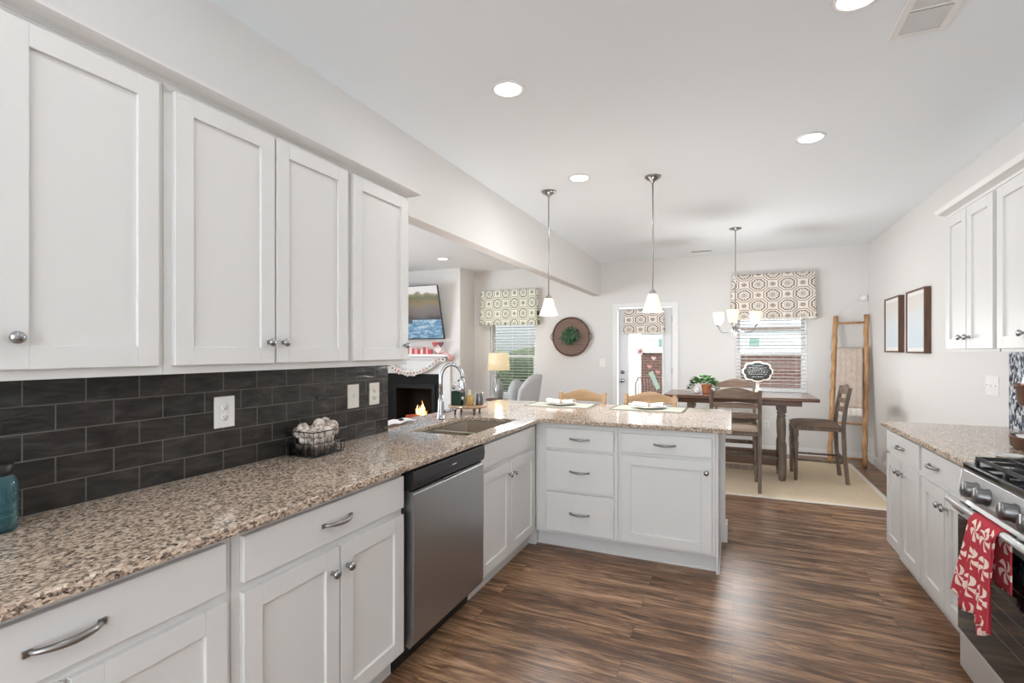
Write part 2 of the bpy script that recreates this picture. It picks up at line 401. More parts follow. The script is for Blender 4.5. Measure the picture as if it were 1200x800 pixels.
# ---------------------------------------------------------------- the setting
XW, XR, YB, ZC = -1.87, 1.59, 7.66, 2.755
XL, YF = -6.5, -2.6
def wall_y(y0, y1, x0, x1, z0, z1, holes):
    # wall in the XZ plane with rectangular holes, thickness y0..y1
    xs = sorted({x0, x1, *[h[0] for h in holes], *[h[1] for h in holes]}); zs = sorted({z0, z1, *[h[2] for h in holes], *[h[3] for h in holes]})
    mb = MB(); mb.slab(xs, zs, lambda x, z: not any(h[0] < x < h[1] and h[2] < z < h[3] for h in holes), y0, y1)
    mb.v = [(x, w, z) for (x, z, w) in mb.v]; return mb
def wall_x(x0, x1, y0, y1, z0, z1, holes):
    ys = sorted({y0, y1, *[h[0] for h in holes], *[h[1] for h in holes]}); zs = sorted({z0, z1, *[h[2] for h in holes], *[h[3] for h in holes]})
    mb = MB(); mb.slab(ys, zs, lambda y, z: not any(h[0] < y < h[1] and h[2] < z < h[3] for h in holes), x0, x1)
    mb.v = [(w, y, z) for (y, z, w) in mb.v]; return mb
struct('floor', MB().box(XL-.15, XR+.15, YF-.15, YB+.15, -.1, 0), 'floor')
struct('ceiling', MB().box(XL-.15, XR+.15, YF-.15, YB+.15, ZC, ZC+.12), 'ceiling')
W1 = (-3.78, -2.94, .62, 2.10); W2 = (.045, .915, .80, 2.12); D1 = (-1.62, -.785, 0, 2.05)
struct('wall_back', wall_y(YB, YB+.15, XL-.15, XR+.15, 0, ZC, [W1, W2, D1]), 'wall')
struct('wall_right', wall_x(XR, XR+.15, YF, YB, 0, ZC, []), 'wall')
struct('wall_front', wall_y(YF-.15, YF, XL-.15, XR+.15, 0, ZC, [(-1.5, 1.3, .5, 2.4)]), 'wall')  # opening made up behind the camera to let the added light in
struct('wall_far_left', wall_x(XL-.15, XL, YF, YB, 0, ZC, [(.1, 4.9, .5, 2.3)]), 'wall')  # unseen opening made up for the added living room light
# partition between kitchen and living room: full wall, low wall under the counter and the header over the opening
mb = wall_x(-1.99, XW, YF, YB, 0, ZC, [(2.42, 4.07, .884, 2.244), (4.07, YB, 0, 2.244)])
mb.v = [v if not (abs(v[1]-YB) < 1e-6 and False) else v for v in mb.v]
struct('wall_left', mb, 'wall')
struct('wall_peninsula', MB().box(XW, -.045, 3.955, 4.07, 0, .884), 'white')
struct('wall_chimney', wall_y(7.17, 7.66, XL, -4.085, 0, ZC, [(-5.36, -4.58, .12, .78)]), 'wall')
def baseb(name, x0, x1, y0, y1): return struct(name, MB().box(x0, x1, y0, y1, 0, .10), 'trim', .003)
baseb('baseboard_right', XR-.014, XR, 4.14, YB)
baseb('baseboard_back', -.73, XR-.014, YB-.014, YB)
baseb('baseboard_back_left', XW-.3, -1.70, YB-.014, YB)
baseb('baseboard_living', -4.085, XW-.3, YB-.014, YB)
mb = MB().box(-.044, -.03, 3.94, 4.085, 0, .13); mb.box(-.077, -.044, 3.94, 3.954, 0, .13)
struct('baseboard_peninsula', mb, 'white', .003)

# door with a tall glass pane
d = thing('door_1', 'white', 'door', (-1.2, YB, 0)); del d['label']; del d['category']; d['kind'] = 'structure'
mb = wall_y(YB+.03, YB+.075, -1.60, -.805, .01, 2.035, [(-1.445, -.945, .30, 1.98)]); part('door_leaf', mb, 'door', d, .003)
mb = MB(); 
for a, b, c_, e in ((-1.68, -1.605, 0, 2.11), (-.80, -.72, 0, 2.11), (-1.605, -.80, 2.04, 2.11)): mb.box(a, b, YB-.016, YB, c_, e)
part('door_casing', mb, 'trim', d, .003)
mb = MB()
for a, b, c_, e in ((-1.465, -1.44, .28, 2.0), (-.95, -.925, .28, 2.0), (-1.44, -.95, .28, .305), (-1.44, -.95, 1.975, 2.0)): mb.box(a, b, YB+.018, YB+.03, c_, e)
part('glass_frame', mb, 'trim', d, .003)
part('pane', MB().box(-1.444, -.946, YB+.048, YB+.056, .301, 1.979), 'pane', d)
part('deadbolt', MB().lathe((-1.535, YB+.03, 1.065), [(.03, 0), (.03, .012), (.018, .016), (.012, .035), (.004, .038)], 16, (0, -1, 0)), 'nickel', d, label='brushed nickel deadbolt')
part('door_knob', MB().lathe((-1.535, YB+.03, .935), [(.032, 0), (.032, .008), (.012, .012), (.012, .03), (.028, .04), (.031, .055), (.02, .068), (.002, .07)], 18, (0, -1, 0)), 'chrome', d, label='round nickel door knob')
mb = MB()
for z in (.25, 1.05, 1.82): mb.box(-.812, -.80, YB+.015, YB+.03, z, z+.09)
part('hinge', mb, 'nickel', d)

def window(nm, o, mid, lower_only=False):
    x0, x1, z0, z1 = o
    w = thing(nm, '', '', ((x0+x1)/2, YB, z0)); del w['label']; del w['category']; w['kind'] = 'structure'
    mb = wall_y(YB+.03, YB+.12, x0, x1, z0, z1, [(x0+.03, x1-.03, z0+.03, z1-.03)]); part('window_frame', mb, 'trim', w, .003)
    mb = wall_y(YB+.085, YB+.115, x0+.03, x1-.03, mid-.02, z1-.03, [(x0+.06, x1-.06, mid+.015, z1-.06)]); part('upper_sash', mb, 'trim', w, .002)
    mb = wall_y(YB+.05, YB+.085, x0+.03, x1-.03, z0+.03, mid+.02, [(x0+.065, x1-.065, z0+.075, mid-.02)]); part('lower_sash', mb, 'trim', w, .002)
    part('pane', MB().box(x0+.06, x1-.06, YB+.097, YB+.101, mid+.015, z1-.06), 'pane', w)
    part('pane', MB().box(x0+.065, x1-.065, YB+.066, YB+.070, z0+.075, mid-.02), 'pane', w)
    part('window_sill', MB().box(x0-.03, x1+.03, YB-.035, YB+.05, z0-.022, z0), 'trim', w, .003)
    return w
window('window_1', W1, 1.30); window('window_2', W2, 1.355)
def blind(o, zb, label, step, ntop=None):
    x0, x1, z0, z1 = o
    b = thing('window_blind', label, 'blind', ((x0+x1)/2, YB+.02, zb))
    part('head_rail', MB().box(x0+.006, x1-.006, YB+.0, YB+.045, z1-.05, z1-.004), 'trim', b, .003)
    mb = MB(); z = z1-.08
    while z > zb+.03:
        mb.add([(x0+.008, YB+.002, z+.006), (x1-.008, YB+.002, z+.006), (x1-.008, YB+.046, z-.002), (x0+.008, YB+.046, z-.002), (x0+.008, YB+.002, z+.0085), (x1-.008, YB+.002, z+.0085), (x1-.008, YB+.046, z+.0005), (x0+.008, YB+.046, z+.0005)],
            [(0,3,2,1),(4,5,6,7),(0,1,5,4),(1,2,6,5),(2,3,7,6),(3,0,4,7)]); z -= step
    part('slats', mb, 'trim', b)
    part('bottom_rail', MB().box(x0+.008, x1-.008, YB+.004, YB+.044, zb, zb+.014), 'trim', b, .002)
    mb = MB()
    for k in (.15, .5, .85): mb.box(x0+(x1-x0)*k-.001, x0+(x1-x0)*k+.001, YB+.0015, YB+.0035, zb+.01, z1-.02)
    part('cord', mb, 'trim', b); return b
blind(W1, .64, 'white slatted blind in the living room window behind the lamp', .048)
blind(W2, .835, 'white slatted blind in the dining window behind the chalkboard sign', .048)

# valances: flat front with returned sides and a gathered hem
def valance(name, label, x0, x1, z0, z1, y, dep, m, fl=.02):
    v = thing(name, label, 'valance', ((x0+x1)/2, YB, z0))
    def fn(u, w):
        # u runs left return - front - right return
        L = x1-x0; s = u*(L+2*dep)
        if s < dep: px, py = x0, y+dep-s
        elif s < dep+L: px, py = x0+(s-dep), y
        else: px, py = x1, y+(s-dep-L)
        z = z1-(z1-z0)*w
        off = .010*w*math.sin(s*26)+.004*math.sin(s*61)*w
        wid = 1+.05*w
        return ((x0+x1)/2+(px-(x0+x1)/2)*wid, py-off-.012*w if py < y+dep-.004 else py, z)
    part('fabric', MB().grid(fn, 90, 14), m, v, solid=.005)
    part('board', MB().box(x0, x1, y+.004, y+dep, z1-.02, z1+.003), m, v)
    def hem(u, w):
        p = fn(u, 1.0); return (p[0], p[1]-.002, p[2]+.004-.028*w*(1+.25*math.sin(u*180)))
    part('fringe', MB().grid(hem, 180, 1), 'rugborder' if m == 'fabric_tan' else m, v, solid=.003); return v
valance('window_valance', 'wide tan medallion fabric valance over the dining window', 0.0, .985, 1.835, 2.43, YB-.11, .108, 'fabric_tan')
valance('door_valance', 'small tan medallion fabric valance on the glass door', -1.49, -.925, 1.665, 2.005, YB-.045, .06, 'fabric_tan')
valance('window_valance', 'green and cream medallion fabric valance over the living room window', -3.89, -2.90, 1.84, 2.40, YB-.11, .108, 'fabric_green')

# ---------------------------------------------------------------- exterior
struct('ground', MB().box(-25, 25, YB+.15, 40, -.35, -.25), 'grass')
one('patio', 'pale concrete patio slab outside the glass door', 'patio', MB().box(-4, 2.5, YB+.151, 10.6, -.249, -.05), mat('concrete', (.60, .59, .57), .9), loc=(-.75, 9.2, -.249))
hs = thing('neighbor_house', 'brick and pale siding neighbouring house across the yard', 'house', (0, 16, -.25))
part('brick_base', MB().box(-2.6, 12, 14.0, 22, -.25, 1.36), 'brick', hs)
part('siding_wall', MB().box(-2.6, 12, 14.02, 22, 1.36, 4.6), 'siding', hs)
part('ledge', MB().box(-2.65, 12, 13.93, 14.02, 1.34, 1.42), 'trim', hs)
part('roof', MB().prism([(13.4, 4.6), (22.6, 4.6), (18, 7.4)], 'x', -3.0, 12.4), mat('roof_shingle', (.10, .095, .09), .9), hs)
part('gutter', MB().box(-2.6, 12, 13.90, 14.02, 1.93, 1.985), 'walnut', hs)
for a, b in ((-1.85, -1.25), (.36, .66), (3.2, 4.0)):
    w = part('window', MB().box(a, b, 13.96, 14.02, 1.47, 1.74), 'trim', hs)
    part('pane', MB().box(a+.03, b-.03, 13.95, 13.96, 1.49, 1.72), mat('dark_green_glass', (.10, .18, .14), .1), w)
one('porch_column', 'white square porch column seen through the glass door', 'column', MB().box(-1.93, -1.60, 9.5, 9.8, -.05, 3.2), 'trim', loc=(-1.76, 9.65, -.05), bevel=.01)
mbh = MB()
mbh.grid(lambda u, w: (-14+10.9*u, 13.2-.5*math.sin(PI*w)+.15*math.sin(u*70+w*9), -.25+1.55*math.sin(PI/2*min(1, w*1.2))+.1*math.sin(u*40)), 60, 10)
hed = one('hedge', 'low dark green hedge beyond the living room window', 'hedge', mbh, 'hedge', loc=(-8.5, 13.2, -.25), solid=.3)
one('wood_fence', 'pale grey board fence far beyond the hedge', 'fence', MB().box(-16, -3.1, 15.0, 15.08, -.25, 2.9), mat('fence_board', (.20, .205, .20), .9), loc=(-9.5, 15.04, -.25))
pc = thing('patio_chair', 'brown metal patio chair outside the glass door', 'chair', (-1.35, 9.0, -.05))
mb = MB(); mb.tube([(-1.58, 9.1, .42), (-1.60, 9.2, .80), (-1.56, 9.22, .9), (-1.35, 9.24, .95), (-1.14, 9.22, .9), (-1.10, 9.2, .80), (-1.12, 9.1, .42)], .014)
for k in range(9):
    x = -1.56+k*.052; mb.tube([(x, 9.12, .46), (x+.02, 9.2, .70), (x, 9.22, .9)], .007, 6)
part('backrest', mb, 'walnut', pc)
part('seat', MB().box(-1.6, -1.1, 8.66, 9.12, .40, .44), 'walnut', pc, .01)
for x in (-1.58, -1.12):
    for y in (8.68, 9.1): part('leg', MB().cyl((x, y, -.05), (x, y, .40), .014), 'walnut', pc)

# ---------------------------------------------------------------- cabinets
def shaker(F, a0, a1, z0, z1, rail=.062):
    mb = MB()
    fb(mb, F, a0, a0+rail, .0, .021, z0, z1); fb(mb, F, a1-rail, a1, .0, .021, z0, z1)
    fb(mb, F, a0+rail, a1-rail, .0, .021, z0, z0+rail); fb(mb, F, a0+rail, a1-rail, .0, .021, z1-rail, z1)
    fb(mb, F, a0+rail-.002, a1-rail+.002, .0, .010, z0+rail-.002, z1-rail+.002)
    return mb
def Fx(xf): return (lambda a, d, z: (xf+d, a, z)), (1, 0, 0)
def Fxm(xf): return (lambda a, d, z: (xf-d, a, z)), (-1, 0, 0)
def Fym(yf): return (lambda a, d, z: (a, yf-d, z)), (0, -1, 0)
def knob(F, D, a, z, par):
    return part('knob', MB().lathe(F(a, .021, z), [(.009, 0), (.0075, .004), (.006, .012), (.013, .016), (.0165, .022), (.0155, .028), (.008, .032), (.001, .033)], 18, D), 'chrome', par, label='polished nickel knob')
def pull(F, a, z, par, L=.128):
    mb = MB(); pts = []; rr = []
    for k in range(13):
        t = k/12; pts.append(F(a-L/2+L*t, .021+.030*math.sin(PI*t)**.6, z)); rr.append(.0055+.0035*math.sin(PI*t))
    mb.tube(pts, rr, 8)
    for s in (-1, 1): fb(mb, F, a+s*L/2-.008, a+s*L/2+.008, .021, .026, z-.007, z+.007)
    return part('pull', mb, 'nickel', par, label='brushed nickel arched pull')
def cabinet(name, label, cat, FF, a0, a1, depth, z0, z1, doors=(), drawers=(), kick=None, group=None, open_top=False):
    F, D = FF; c = F((a0+a1)/2, -depth/2, z0 if kick is None else 0)
    cab = thing(name, label, cat, c, group)
    mb = MB(); e = .0008
    if open_top:
        fb(mb, F, a0+e, a1-e, -.02, 0, z0, z1); fb(mb, F, a0+e, a0+.019, -depth, -.02, z0, z1); fb(mb, F, a1-.019, a1-e, -depth, -.02, z0, z1)
        fb(mb, F, a0+.019, a1-.019, -depth, -.02, z0, z0+.018); fb(mb, F, a0+.019, a1-.019, -depth, -depth+.012, z0+.018, z1)
    else: fb(mb, F, a0+e, a1-e, -depth, 0, z0, z1)
    part('body', mb, 'white', cab, .0015)
    for (p0, p1, q0, q1, ka, kz) in doors:
        dd = part('door', shaker(F, p0, p1, q0, q1), 'white', cab, .0015)
        if ka is not None: knob(F, D, ka, kz, dd)
    for (p0, p1, q0, q1, pa) in drawers:
        mb = MB(); fb(mb, F, p0, p1, 0, .021, q0, q1)
        dd = part('drawer', mb, 'white', cab, .0025)
        if pa is not None: pull(F, pa, (q0+q1)/2, dd)
    if kick is not None:
        mb = MB(); fb(mb, F, a0+e, a1-e, -depth, -kick, 0, z0-.001)
        part('toe_kick', mb, 'kick', cab)
    return cab
# wall cabinets on the left wall (doors at X -1.67)
FU = Fx(-1.691); dU = 1.691-1.868
GL = 'white wall cabinets on the left wall'
dep = .176
cabinet('wall_cabinet', 'white two-door wall cabinet nearest the camera above the blue jar', 'cabinet', FU, .225, 1.03, dep, 1.313, 2.262,
    [(.246, .610, 1.342, 2.243, .575, 1.424), (.622, 1.006, 1.342, 2.243, .652, 1.424)], group=GL)
cabinet('wall_cabinet', 'white two-door wall cabinet in the middle of the left wall run', 'cabinet', FU, 1.03, 1.885, dep, 1.313, 2.262,
    [(1.056, 1.446, 1.342, 2.243, 1.417, 1.424), (1.456, 1.862, 1.342, 2.243, 1.486, 1.424)], group=GL)
cabinet('wall_cabinet', 'narrow white single-door wall cabinet at the far end of the left run', 'cabinet', FU, 1.885, 2.365, dep, 1.313, 2.262,
    [(1.902, 2.345, 1.342, 2.243, 2.308, 1.420)], group=GL)
# crown along the left run (cove profile, returns at the far end)
prof = [(0, 2.262), (.004, 2.262), (.010, 2.266), (.030, 2.271), (.050, 2.278), (.060, 2.284), (.060, 2.291), (0, 2.291)]
def crown(name, x_in, sgn, y0, y1, yend_out, prof):
    mb = MB(); n_ = len(prof)
    vs = []
    for (d_, z_) in prof: vs.append((x_in+sgn*d_, y0, z_))
    for (d_, z_) in prof: vs.append((x_in+sgn*d_, y1+d_, z_))
    for (d_, z_) in prof: vs.append((x_in-sgn*.178, y1+d_, z_))
    fs = []
    for s in (0, 1):
        for i in range(n_): j = (i+1) % n_; fs.append((s*n_+i, s*n_+j, (s+1)*n_+j, (s+1)*n_+i))
    fs.append(tuple(range(n_))); fs.append(tuple(2*n_+i for i in range(n_-1, -1, -1)))
    mb.add(vs, fs); return struct(name, mb, 'white')
crown('trim_1', -1.69, 1, .225, 2.365, None, prof)
# wall cabinets on the right wall
FR = Fxm(1.271)
GR = 'white wall cabinets on the right wall'
cabinet('wall_cabinet', 'white two-door wall cabinet beside the framed prints', 'cabinet', FR, 3.392, 4.06, .317, 1.385, 2.24,
    [(3.745, 4.045, 1.402, 2.228, 3.785, 1.470), (3.415, 3.735, 1.402, 2.228, 3.695, 1.470)], group=GR)
cabinet('wall_cabinet', 'white wall cabinet at the right frame edge over the mosaic tile', 'cabinet', FR, 2.72, 3.380, .317, 1.385, 2.24,
    [(3.055, 3.370, 1.402, 2.228, 3.095, 1.474), (2.73, 3.045, 1.402, 2.228, 3.005, 1.474)], group=GR)
prof2 = [(d_, z_-.022) for d_, z_ in prof]
prof2 = [(0, 2.240), (.006, 2.240), (.012, 2.252), (.026, 2.262), (.044, 2.272), (.058, 2.292), (.060, 2.300), (0, 2.300)]
mb = MB(); n_ = len(prof2); vs = []
for (d_, z_) in prof2: vs.append((1.269-d_, 2.72, z_))
for (d_, z_) in prof2: vs.append((1.269-d_, 4.06+d_, z_))
for (d_, z_) in prof2: vs.append((1.588, 4.06+d_, z_))
fs = []
for s in (0, 1):
    for i in range(n_): j = (i+1) % n_; fs.append((s*n_+i, s*n_+j, (s+1)*n_+j, (s+1)*n_+i))
fs.append(tuple(range(n_))); fs.append(tuple(2*n_+i for i in range(n_-1, -1, -1)))
mb.add(vs, fs); struct('trim_2', mb, 'white')

# base cabinets on the left
FB = Fx(-1.291); dB = .577
GB = 'white base cabinets under the left counter'
cabinet('base_cabinet', 'white base cabinet nearest the camera at lower left, one wide drawer', 'cabinet', FB, .20, .968, dB, .107, .884,
    [(.225, .578, .128, .700, .55, .62), (.588, .945, .128, .700, .62, .62)], [(.225, .942, .728, .862, .58)], .055, GB)
cabinet('base_cabinet', 'white base cabinet with two doors beside the dishwasher', 'cabinet', FB, .969, 1.762, dB, .107, .884,
    [(.995, 1.373, .120, .700, 1.338, .618), (1.382, 1.752, .120, .700, 1.412, .618)], [(.995, 1.752, .728, .862, 1.362)], .055, GB)
cabinet('sink_cabinet', 'white sink base cabinet between dishwasher and peninsula corner', 'cabinet', FB, 2.450, 3.354, dB, .107, .884,
    [(2.462, 2.868, .120, .700, 2.838, .622), (2.878, 3.285, .120, .700, 2.908, .622)], [(2.462, 3.285, .728, .862, None)], .055, GB, True)
# dishwasher
dw = thing('dishwasher', 'stainless steel dishwasher with black control strip under the counter', 'dishwasher', (-1.55, 2.106, 0))
part('body', MB().box(-1.85, -1.292, 1.768, 2.445, .10, .878), 'black', dw, .003)
mb = MB(); mb.prism([(-1.290, .125), (-1.262, .115), (-1.246, .14), (-1.242, .50), (-1.244, .775), (-1.256, .784), (-1.290, .784)], 'y', 1.782, 2.436)
part('door', mb, 'steel', dw, .002)
mb = MB(); mb.prism([(-1.290, .792), (-1.258, .792), (-1.244, .80), (-1.238, .83), (-1.242, .874), (-1.290, .880)], 'y', 1.776, 2.440)
ctl = part('control_panel', mb, 'black', dw, .002)
part('handle_recess', MB().box(-1.262, -1.2405, 2.02, 2.19, .787, .792), 'chrome', dw, .001, label='thin pale handle lip')
part('indicator', MB().box(-1.2405, -1.2385, 2.10, 2.14, .838, .842), 'plate', dw)
part('toe_kick', MB().box(-1.84, -1.345, 1.77, 2.443, 0, .098), 'black', dw)
# peninsula cabinets
FP = Fym(3.356)
GP = 'white base cabinets of the peninsula'
cabinet('drawer_cabinet', 'white three-drawer base cabinet in the peninsula corner', 'cabinet', FP, -1.290, -.700, .597, .107, .884, [],
    [(-1.204, -.725, .710, .850, -.961), (-1.204, -.725, .417, .690, -.961), (-1.204, -.725, .128, .400, -.961)], .055, GP)
c_ = cabinet('base_cabinet', 'white single-door base cabinet at the open end of the peninsula', 'cabinet', FP, -.700, -.092, .597, .107, .884,
    [(-.674, -.115, .128, .700, -.146, .632)], [(-.674, -.115, .722, .846, -.396)], .055, GP)
part('end_panel', MB().box(-.092, -.078, 3.356, 3.953, 0, .884), 'white', c_, .0015)
mb = MB().box(-1.345, -.077, 3.396, 3.410, .0005, .018); mb.box(-.077, -.070, 3.356, 3.953, 0, .018); mb.box(-1.3465, -1.2895, 3.3545, 3.411, .0005, .1065)
struct('trim_3', mb, 'white', .003)
# right base cabinets
FRB = Fxm(.971)
GRB = 'white base cabinets under the right counter'
cabinet('base_cabinet', 'white base cabinet at the far dining end of the right counter', 'cabinet', FRB, 3.435, 4.106, .617, .107, .884,
    [(3.785, 4.085, .120, .700, 3.815, .640), (3.455, 3.775, .120, .700, 3.745, .640)], [(3.455, 4.085, .728, .862, 3.77)], .055, GRB)
cabinet('base_cabinet', 'white base cabinet right beside the stove', 'cabinet', FRB, 2.722, 3.434, .617, .107, .884,
    [(3.095, 3.41, .120, .700, 3.125, .625), (2.845, 3.085, .120, .700, 3.055, .625)], [(2.845, 3.41, .728, .862, 3.22)], .055, GRB)

# countertops
SX0, SX1, SY0, SYm0, SYm1, SY1 = -1.765, -1.365, 2.47, 2.715, 2.745, 3.20
def inside(x, y):
    if SX0 < x < SX1 and (SY0 < y < SYm0 or SYm1 < y < SY1 or SYm0 <= y <= SYm1): return False
    if x < XW and y < 2.421: return False
    if y > 3.305: return x < 0 and y < 4.43
    return x < -1.241
mb = MB().slab([-2.10, XW+.008, SX0, SX1, -1.241, 0], [-.9, 2.421, SY0, SY1, 3.305, 4.43], inside, .885, .914)
one('countertop', 'speckled brown granite countertop running down the left and out over the peninsula', 'countertop', mb, 'granite', loc=(-1.55, 2.0, .885), bevel=.005)
one('countertop', 'speckled granite countertop on the right beside the stove', 'countertop', MB().box(.92, XR-.001, 2.722, 4.12, .885, .914), 'granite', loc=(1.25, 3.4, .885), bevel=.005)
# backsplashes
struct('trim_4', MB().box(XW, XW+.007, -.9, 2.412, .9145, 1.3125), 'tile')
struct('trim_5', MB().box(XR-.008, XR, 1.2, 4.105, .9145, 1.3845), 'mosaic')
# sink
sk = thing('kitchen_sink', 'double-bowl stainless undermount sink set in the granite', 'sink', ((SX0+SX1)/2, 2.83, .884))
def bowl(y0, y1, dep):
    mb = MB(); t = .004; x0, x1 = SX0-.004, SX1+.004; y0 -= .004; y1 += .004
    zb = .884-dep
    mb.box(x0, x1, y0, y1, zb-t, zb); mb.box(x0, x0+t, y0, y1, zb, .884); mb.box(x1-t, x1, y0, y1, zb, .884)
    mb.box(x0+t, x1-t, y0, y0+t, zb, .884); mb.box(x0+t, x1-t, y1-t, y1, zb, .884); return mb
b1 = part('bowl', bowl(SY0, SYm0, .17), 'sinksteel', sk); b2 = part('bowl', bowl(SYm1, SY1, .20), 'sinksteel', sk)
part('divider', MB().box(SX0, SX1, SYm0+.004, SYm1-.004, .80, .882), 'steely', sk, .004)
for b, y, z in ((b1, 2.59, .716), (b2, 2.97, .686)):
    part('drain', MB().lathe((-1.56, y, z-.002), [(.045, 0), (.045, .004), (.035, .005), (.028, .003)], 18), 'chrome', b)
# faucet
fc = thing('faucet', 'tall chrome gooseneck faucet behind the sink', 'faucet', (-1.862, 3.0, .914))
part('base', MB().lathe((-1.862, 3.0, .9145), [(.030, 0), (.030, .006), (.024, .012), (.023, .05), (.019, .12), (.0135, .17)], 20), 'chrome', fc)
pts = [(-1.862, 3.0, 1.05), (-1.862, 3.0, 1.17)]
ddx, ddy = .86, .51; R_ = .074
for k in range(13):
    a = PI*k/12*1.05; q = R_*(1-math.cos(a)); pts.append((-1.862+ddx*q, 3.0+ddy*q, 1.185+.018+R_*1.25*math.sin(a)))
part('spout', MB().tube(pts, .0125, 12), 'chrome', fc)
e = Vector(pts[-1]); part('spray_head', MB().lathe(e+Vector((0, 0, .01)), [(.0135, 0), (.015, .02), (.018, .07), (.0175, .095), (.012, .10)], 16, (0.08, .03, -1)), 'chrome', fc)
hd = MB().cyl((-1.845, 3.01, .965), (-1.80, 3.045, .975), .011, 12); hd.tube([(-1.80, 3.045, .975), (-1.775, 3.065, .985), (-1.755, 3.10, .992)], [.008, .007, .006], 8)
part('handle', hd, 'chrome', fc)

# ---------------------------------------------------------------- range
rg = thing('range', 'stainless gas range with black oven door at the right edge', 'stove', (1.22, 2.33, 0))
RY0, RY1 = 1.945, 2.708
part('body', MB().box(.925, XR-.012, RY0, RY1, .06, .895), 'steely', rg, .003)
part('cooktop', MB().box(.895, XR-.02, RY0-.002, RY1, .896, .922), 'blackgloss', rg, .006)
mb = MB().prism([(.925, .775), (.890, .775), (.880, .80), (.893, .893), (.925, .895)], 'y', RY0, RY1); part('control_panel', mb, 'steely', rg, .002)
mb = MB().prism([(.874, .742), (.900, .745), (.915, .77), (.925, .774), (.925, .742)], 'y', RY0, RY1); part('vent_strip', mb, 'steely', rg)
mb = MB()
for k in range(6): mb.box(.8755, .887, RY1-.10-k*.12, RY1-.02-k*.12, .7525, .7575)
part('vent_slots', mb, 'black', rg)
od = part('oven_door', MB().box(.882, .922, RY0+.003, RY1-.003, .215, .738), 'steely', rg, .004)
part('glass', MB().box(.876, .8818, RY0+.02, RY1-.006, .222, .700), 'blackgloss', od, .002, label='dark glass oven door front')
mbw = MB()
for k in range(5): mbw.box(.8752, .876, RY0+.12, RY1-.14, .36+k*.055, .363+k*.055)
part('oven_rack', mbw, 'nickel', od)
mb = MB().cyl((.832, RY0+.05, .772), (.832, RY1-.045, .772), .013, 16)
for y in (RY0+.06, RY1-.058): mb.tube([(.882, y, .722), (.855, y, .745), (.835, y, .770)], [.014, .013, .013], 10)
part('handle', mb, 'steely', od, label='round brushed steel oven handle')
part('drawer', MB().box(.884, .922, RY0+.003, RY1-.003, .062, .208), 'steely', rg, .004)
for y in (RY0+.05, RY1-.05):
    for x in (.96, 1.5): part('foot', MB().cyl((x, y, 0), (x, y, .06), .018), 'black', rg)
M['knobdark'] = mat('dark_steel_knob', (.16, .16, .16), .3, .9)
for y in (2.555, 2.455, 2.255, 2.12, 2.02):
    mb = MB().lathe((.886, y, .835), [(.034, 0), (.033, .006), (.030, .010), (.030, .038), (.026, .042)], 24, (-1, 0, .13))
    k_ = part('knob', mb, 'knobdark', rg, label='dark steel burner knob')
    part('indicator', MB().box(.8425, .845, y-.004, y+.004, .838, .866), 'plate', k_)
for k in range(3):
    y0 = RY0+.02+k*.243; y1 = y0+.235; mb = MB()
    for (a, b) in (((.935, y0), (1.50, y0)), ((.935, y1), (1.50, y1)), ((.935, y0), (.935, y1)), ((1.50, y0), (1.50, y1))):
        mb.box(min(a[0], b[0])-.005, max(a[0], b[0])+.005, min(a[1], b[1])-.005, max(a[1], b[1])+.005, .935, .950)
    for x in (1.03, 1.12, 1.22, 1.31, 1.41): mb.box(x-.005, x+.005, y0+.005, y1-.005, .940, .954)
    mb.box(.94, 1.495, (y0+y1)/2-.005, (y0+y1)/2+.005, .938, .952)
    for x in (.935, 1.50):
        for y in (y0, y1): mb.box(x-.007, x+.007, y-.007, y+.007, .922, .936)
    part('grate', mb, 'iron', rg, .0015, label='black cast iron grate')
for x, y in ((1.07, 2.08), (1.07, 2.58), (1.36, 2.08), (1.36, 2.58), (1.22, 2.33)):
    part('burner', MB().lathe((x, y, .9215), [(.05, 0), (.05, .008), (.038, .010), (.036, .016), (.01, .017)], 18), 'iron', rg)
# towel folded over the oven handle
def towel_pt(u, w):
    y = 2.392-.20*u
    fold = .012*math.sin(u*17)+.006*math.sin(u*31+1)
    if w < .12:   # over the bar
        a = PI*w/.12; x = .832+.0175*math.cos(a); z = .772+.0175*math.sin(a); return (x, y, z)
    t = (w-.12)/.88
    L = .30+.05*u+.02*math.sin(u*6)
    spread = 1+.18*t
    return (.8135-.012*t-abs(fold)*t*1.6-.004, y+.085*t*(1-u)**1.5, .772-L*t)
tw = thing('dish_towel', 'red peppermint swirl dish towel hanging over the oven handle', 'towel', (.82, 2.29, .772))
part('front_fold', MB().grid(towel_pt, 26, 26), 'towel', tw, solid=.004)
def towel_back(u, w):
    y = 2.385-.19*u; t = w
    return (.851+.003*math.sin(u*9), y, .772-(.20)*t)
part('back_fold', MB().grid(towel_back, 14, 10), 'towel', tw, solid=.004)
def towel_side(u, w):
    y = 2.275-.085*u; t = w; f = .010*math.sin(u*14)
    return (.8085-.010*t-.010-f*t, y-.02*t, .765-(.37-.05*u)*t)
part('lower_fold', MB().grid(towel_side, 12, 20), 'towel', tw, solid=.004)

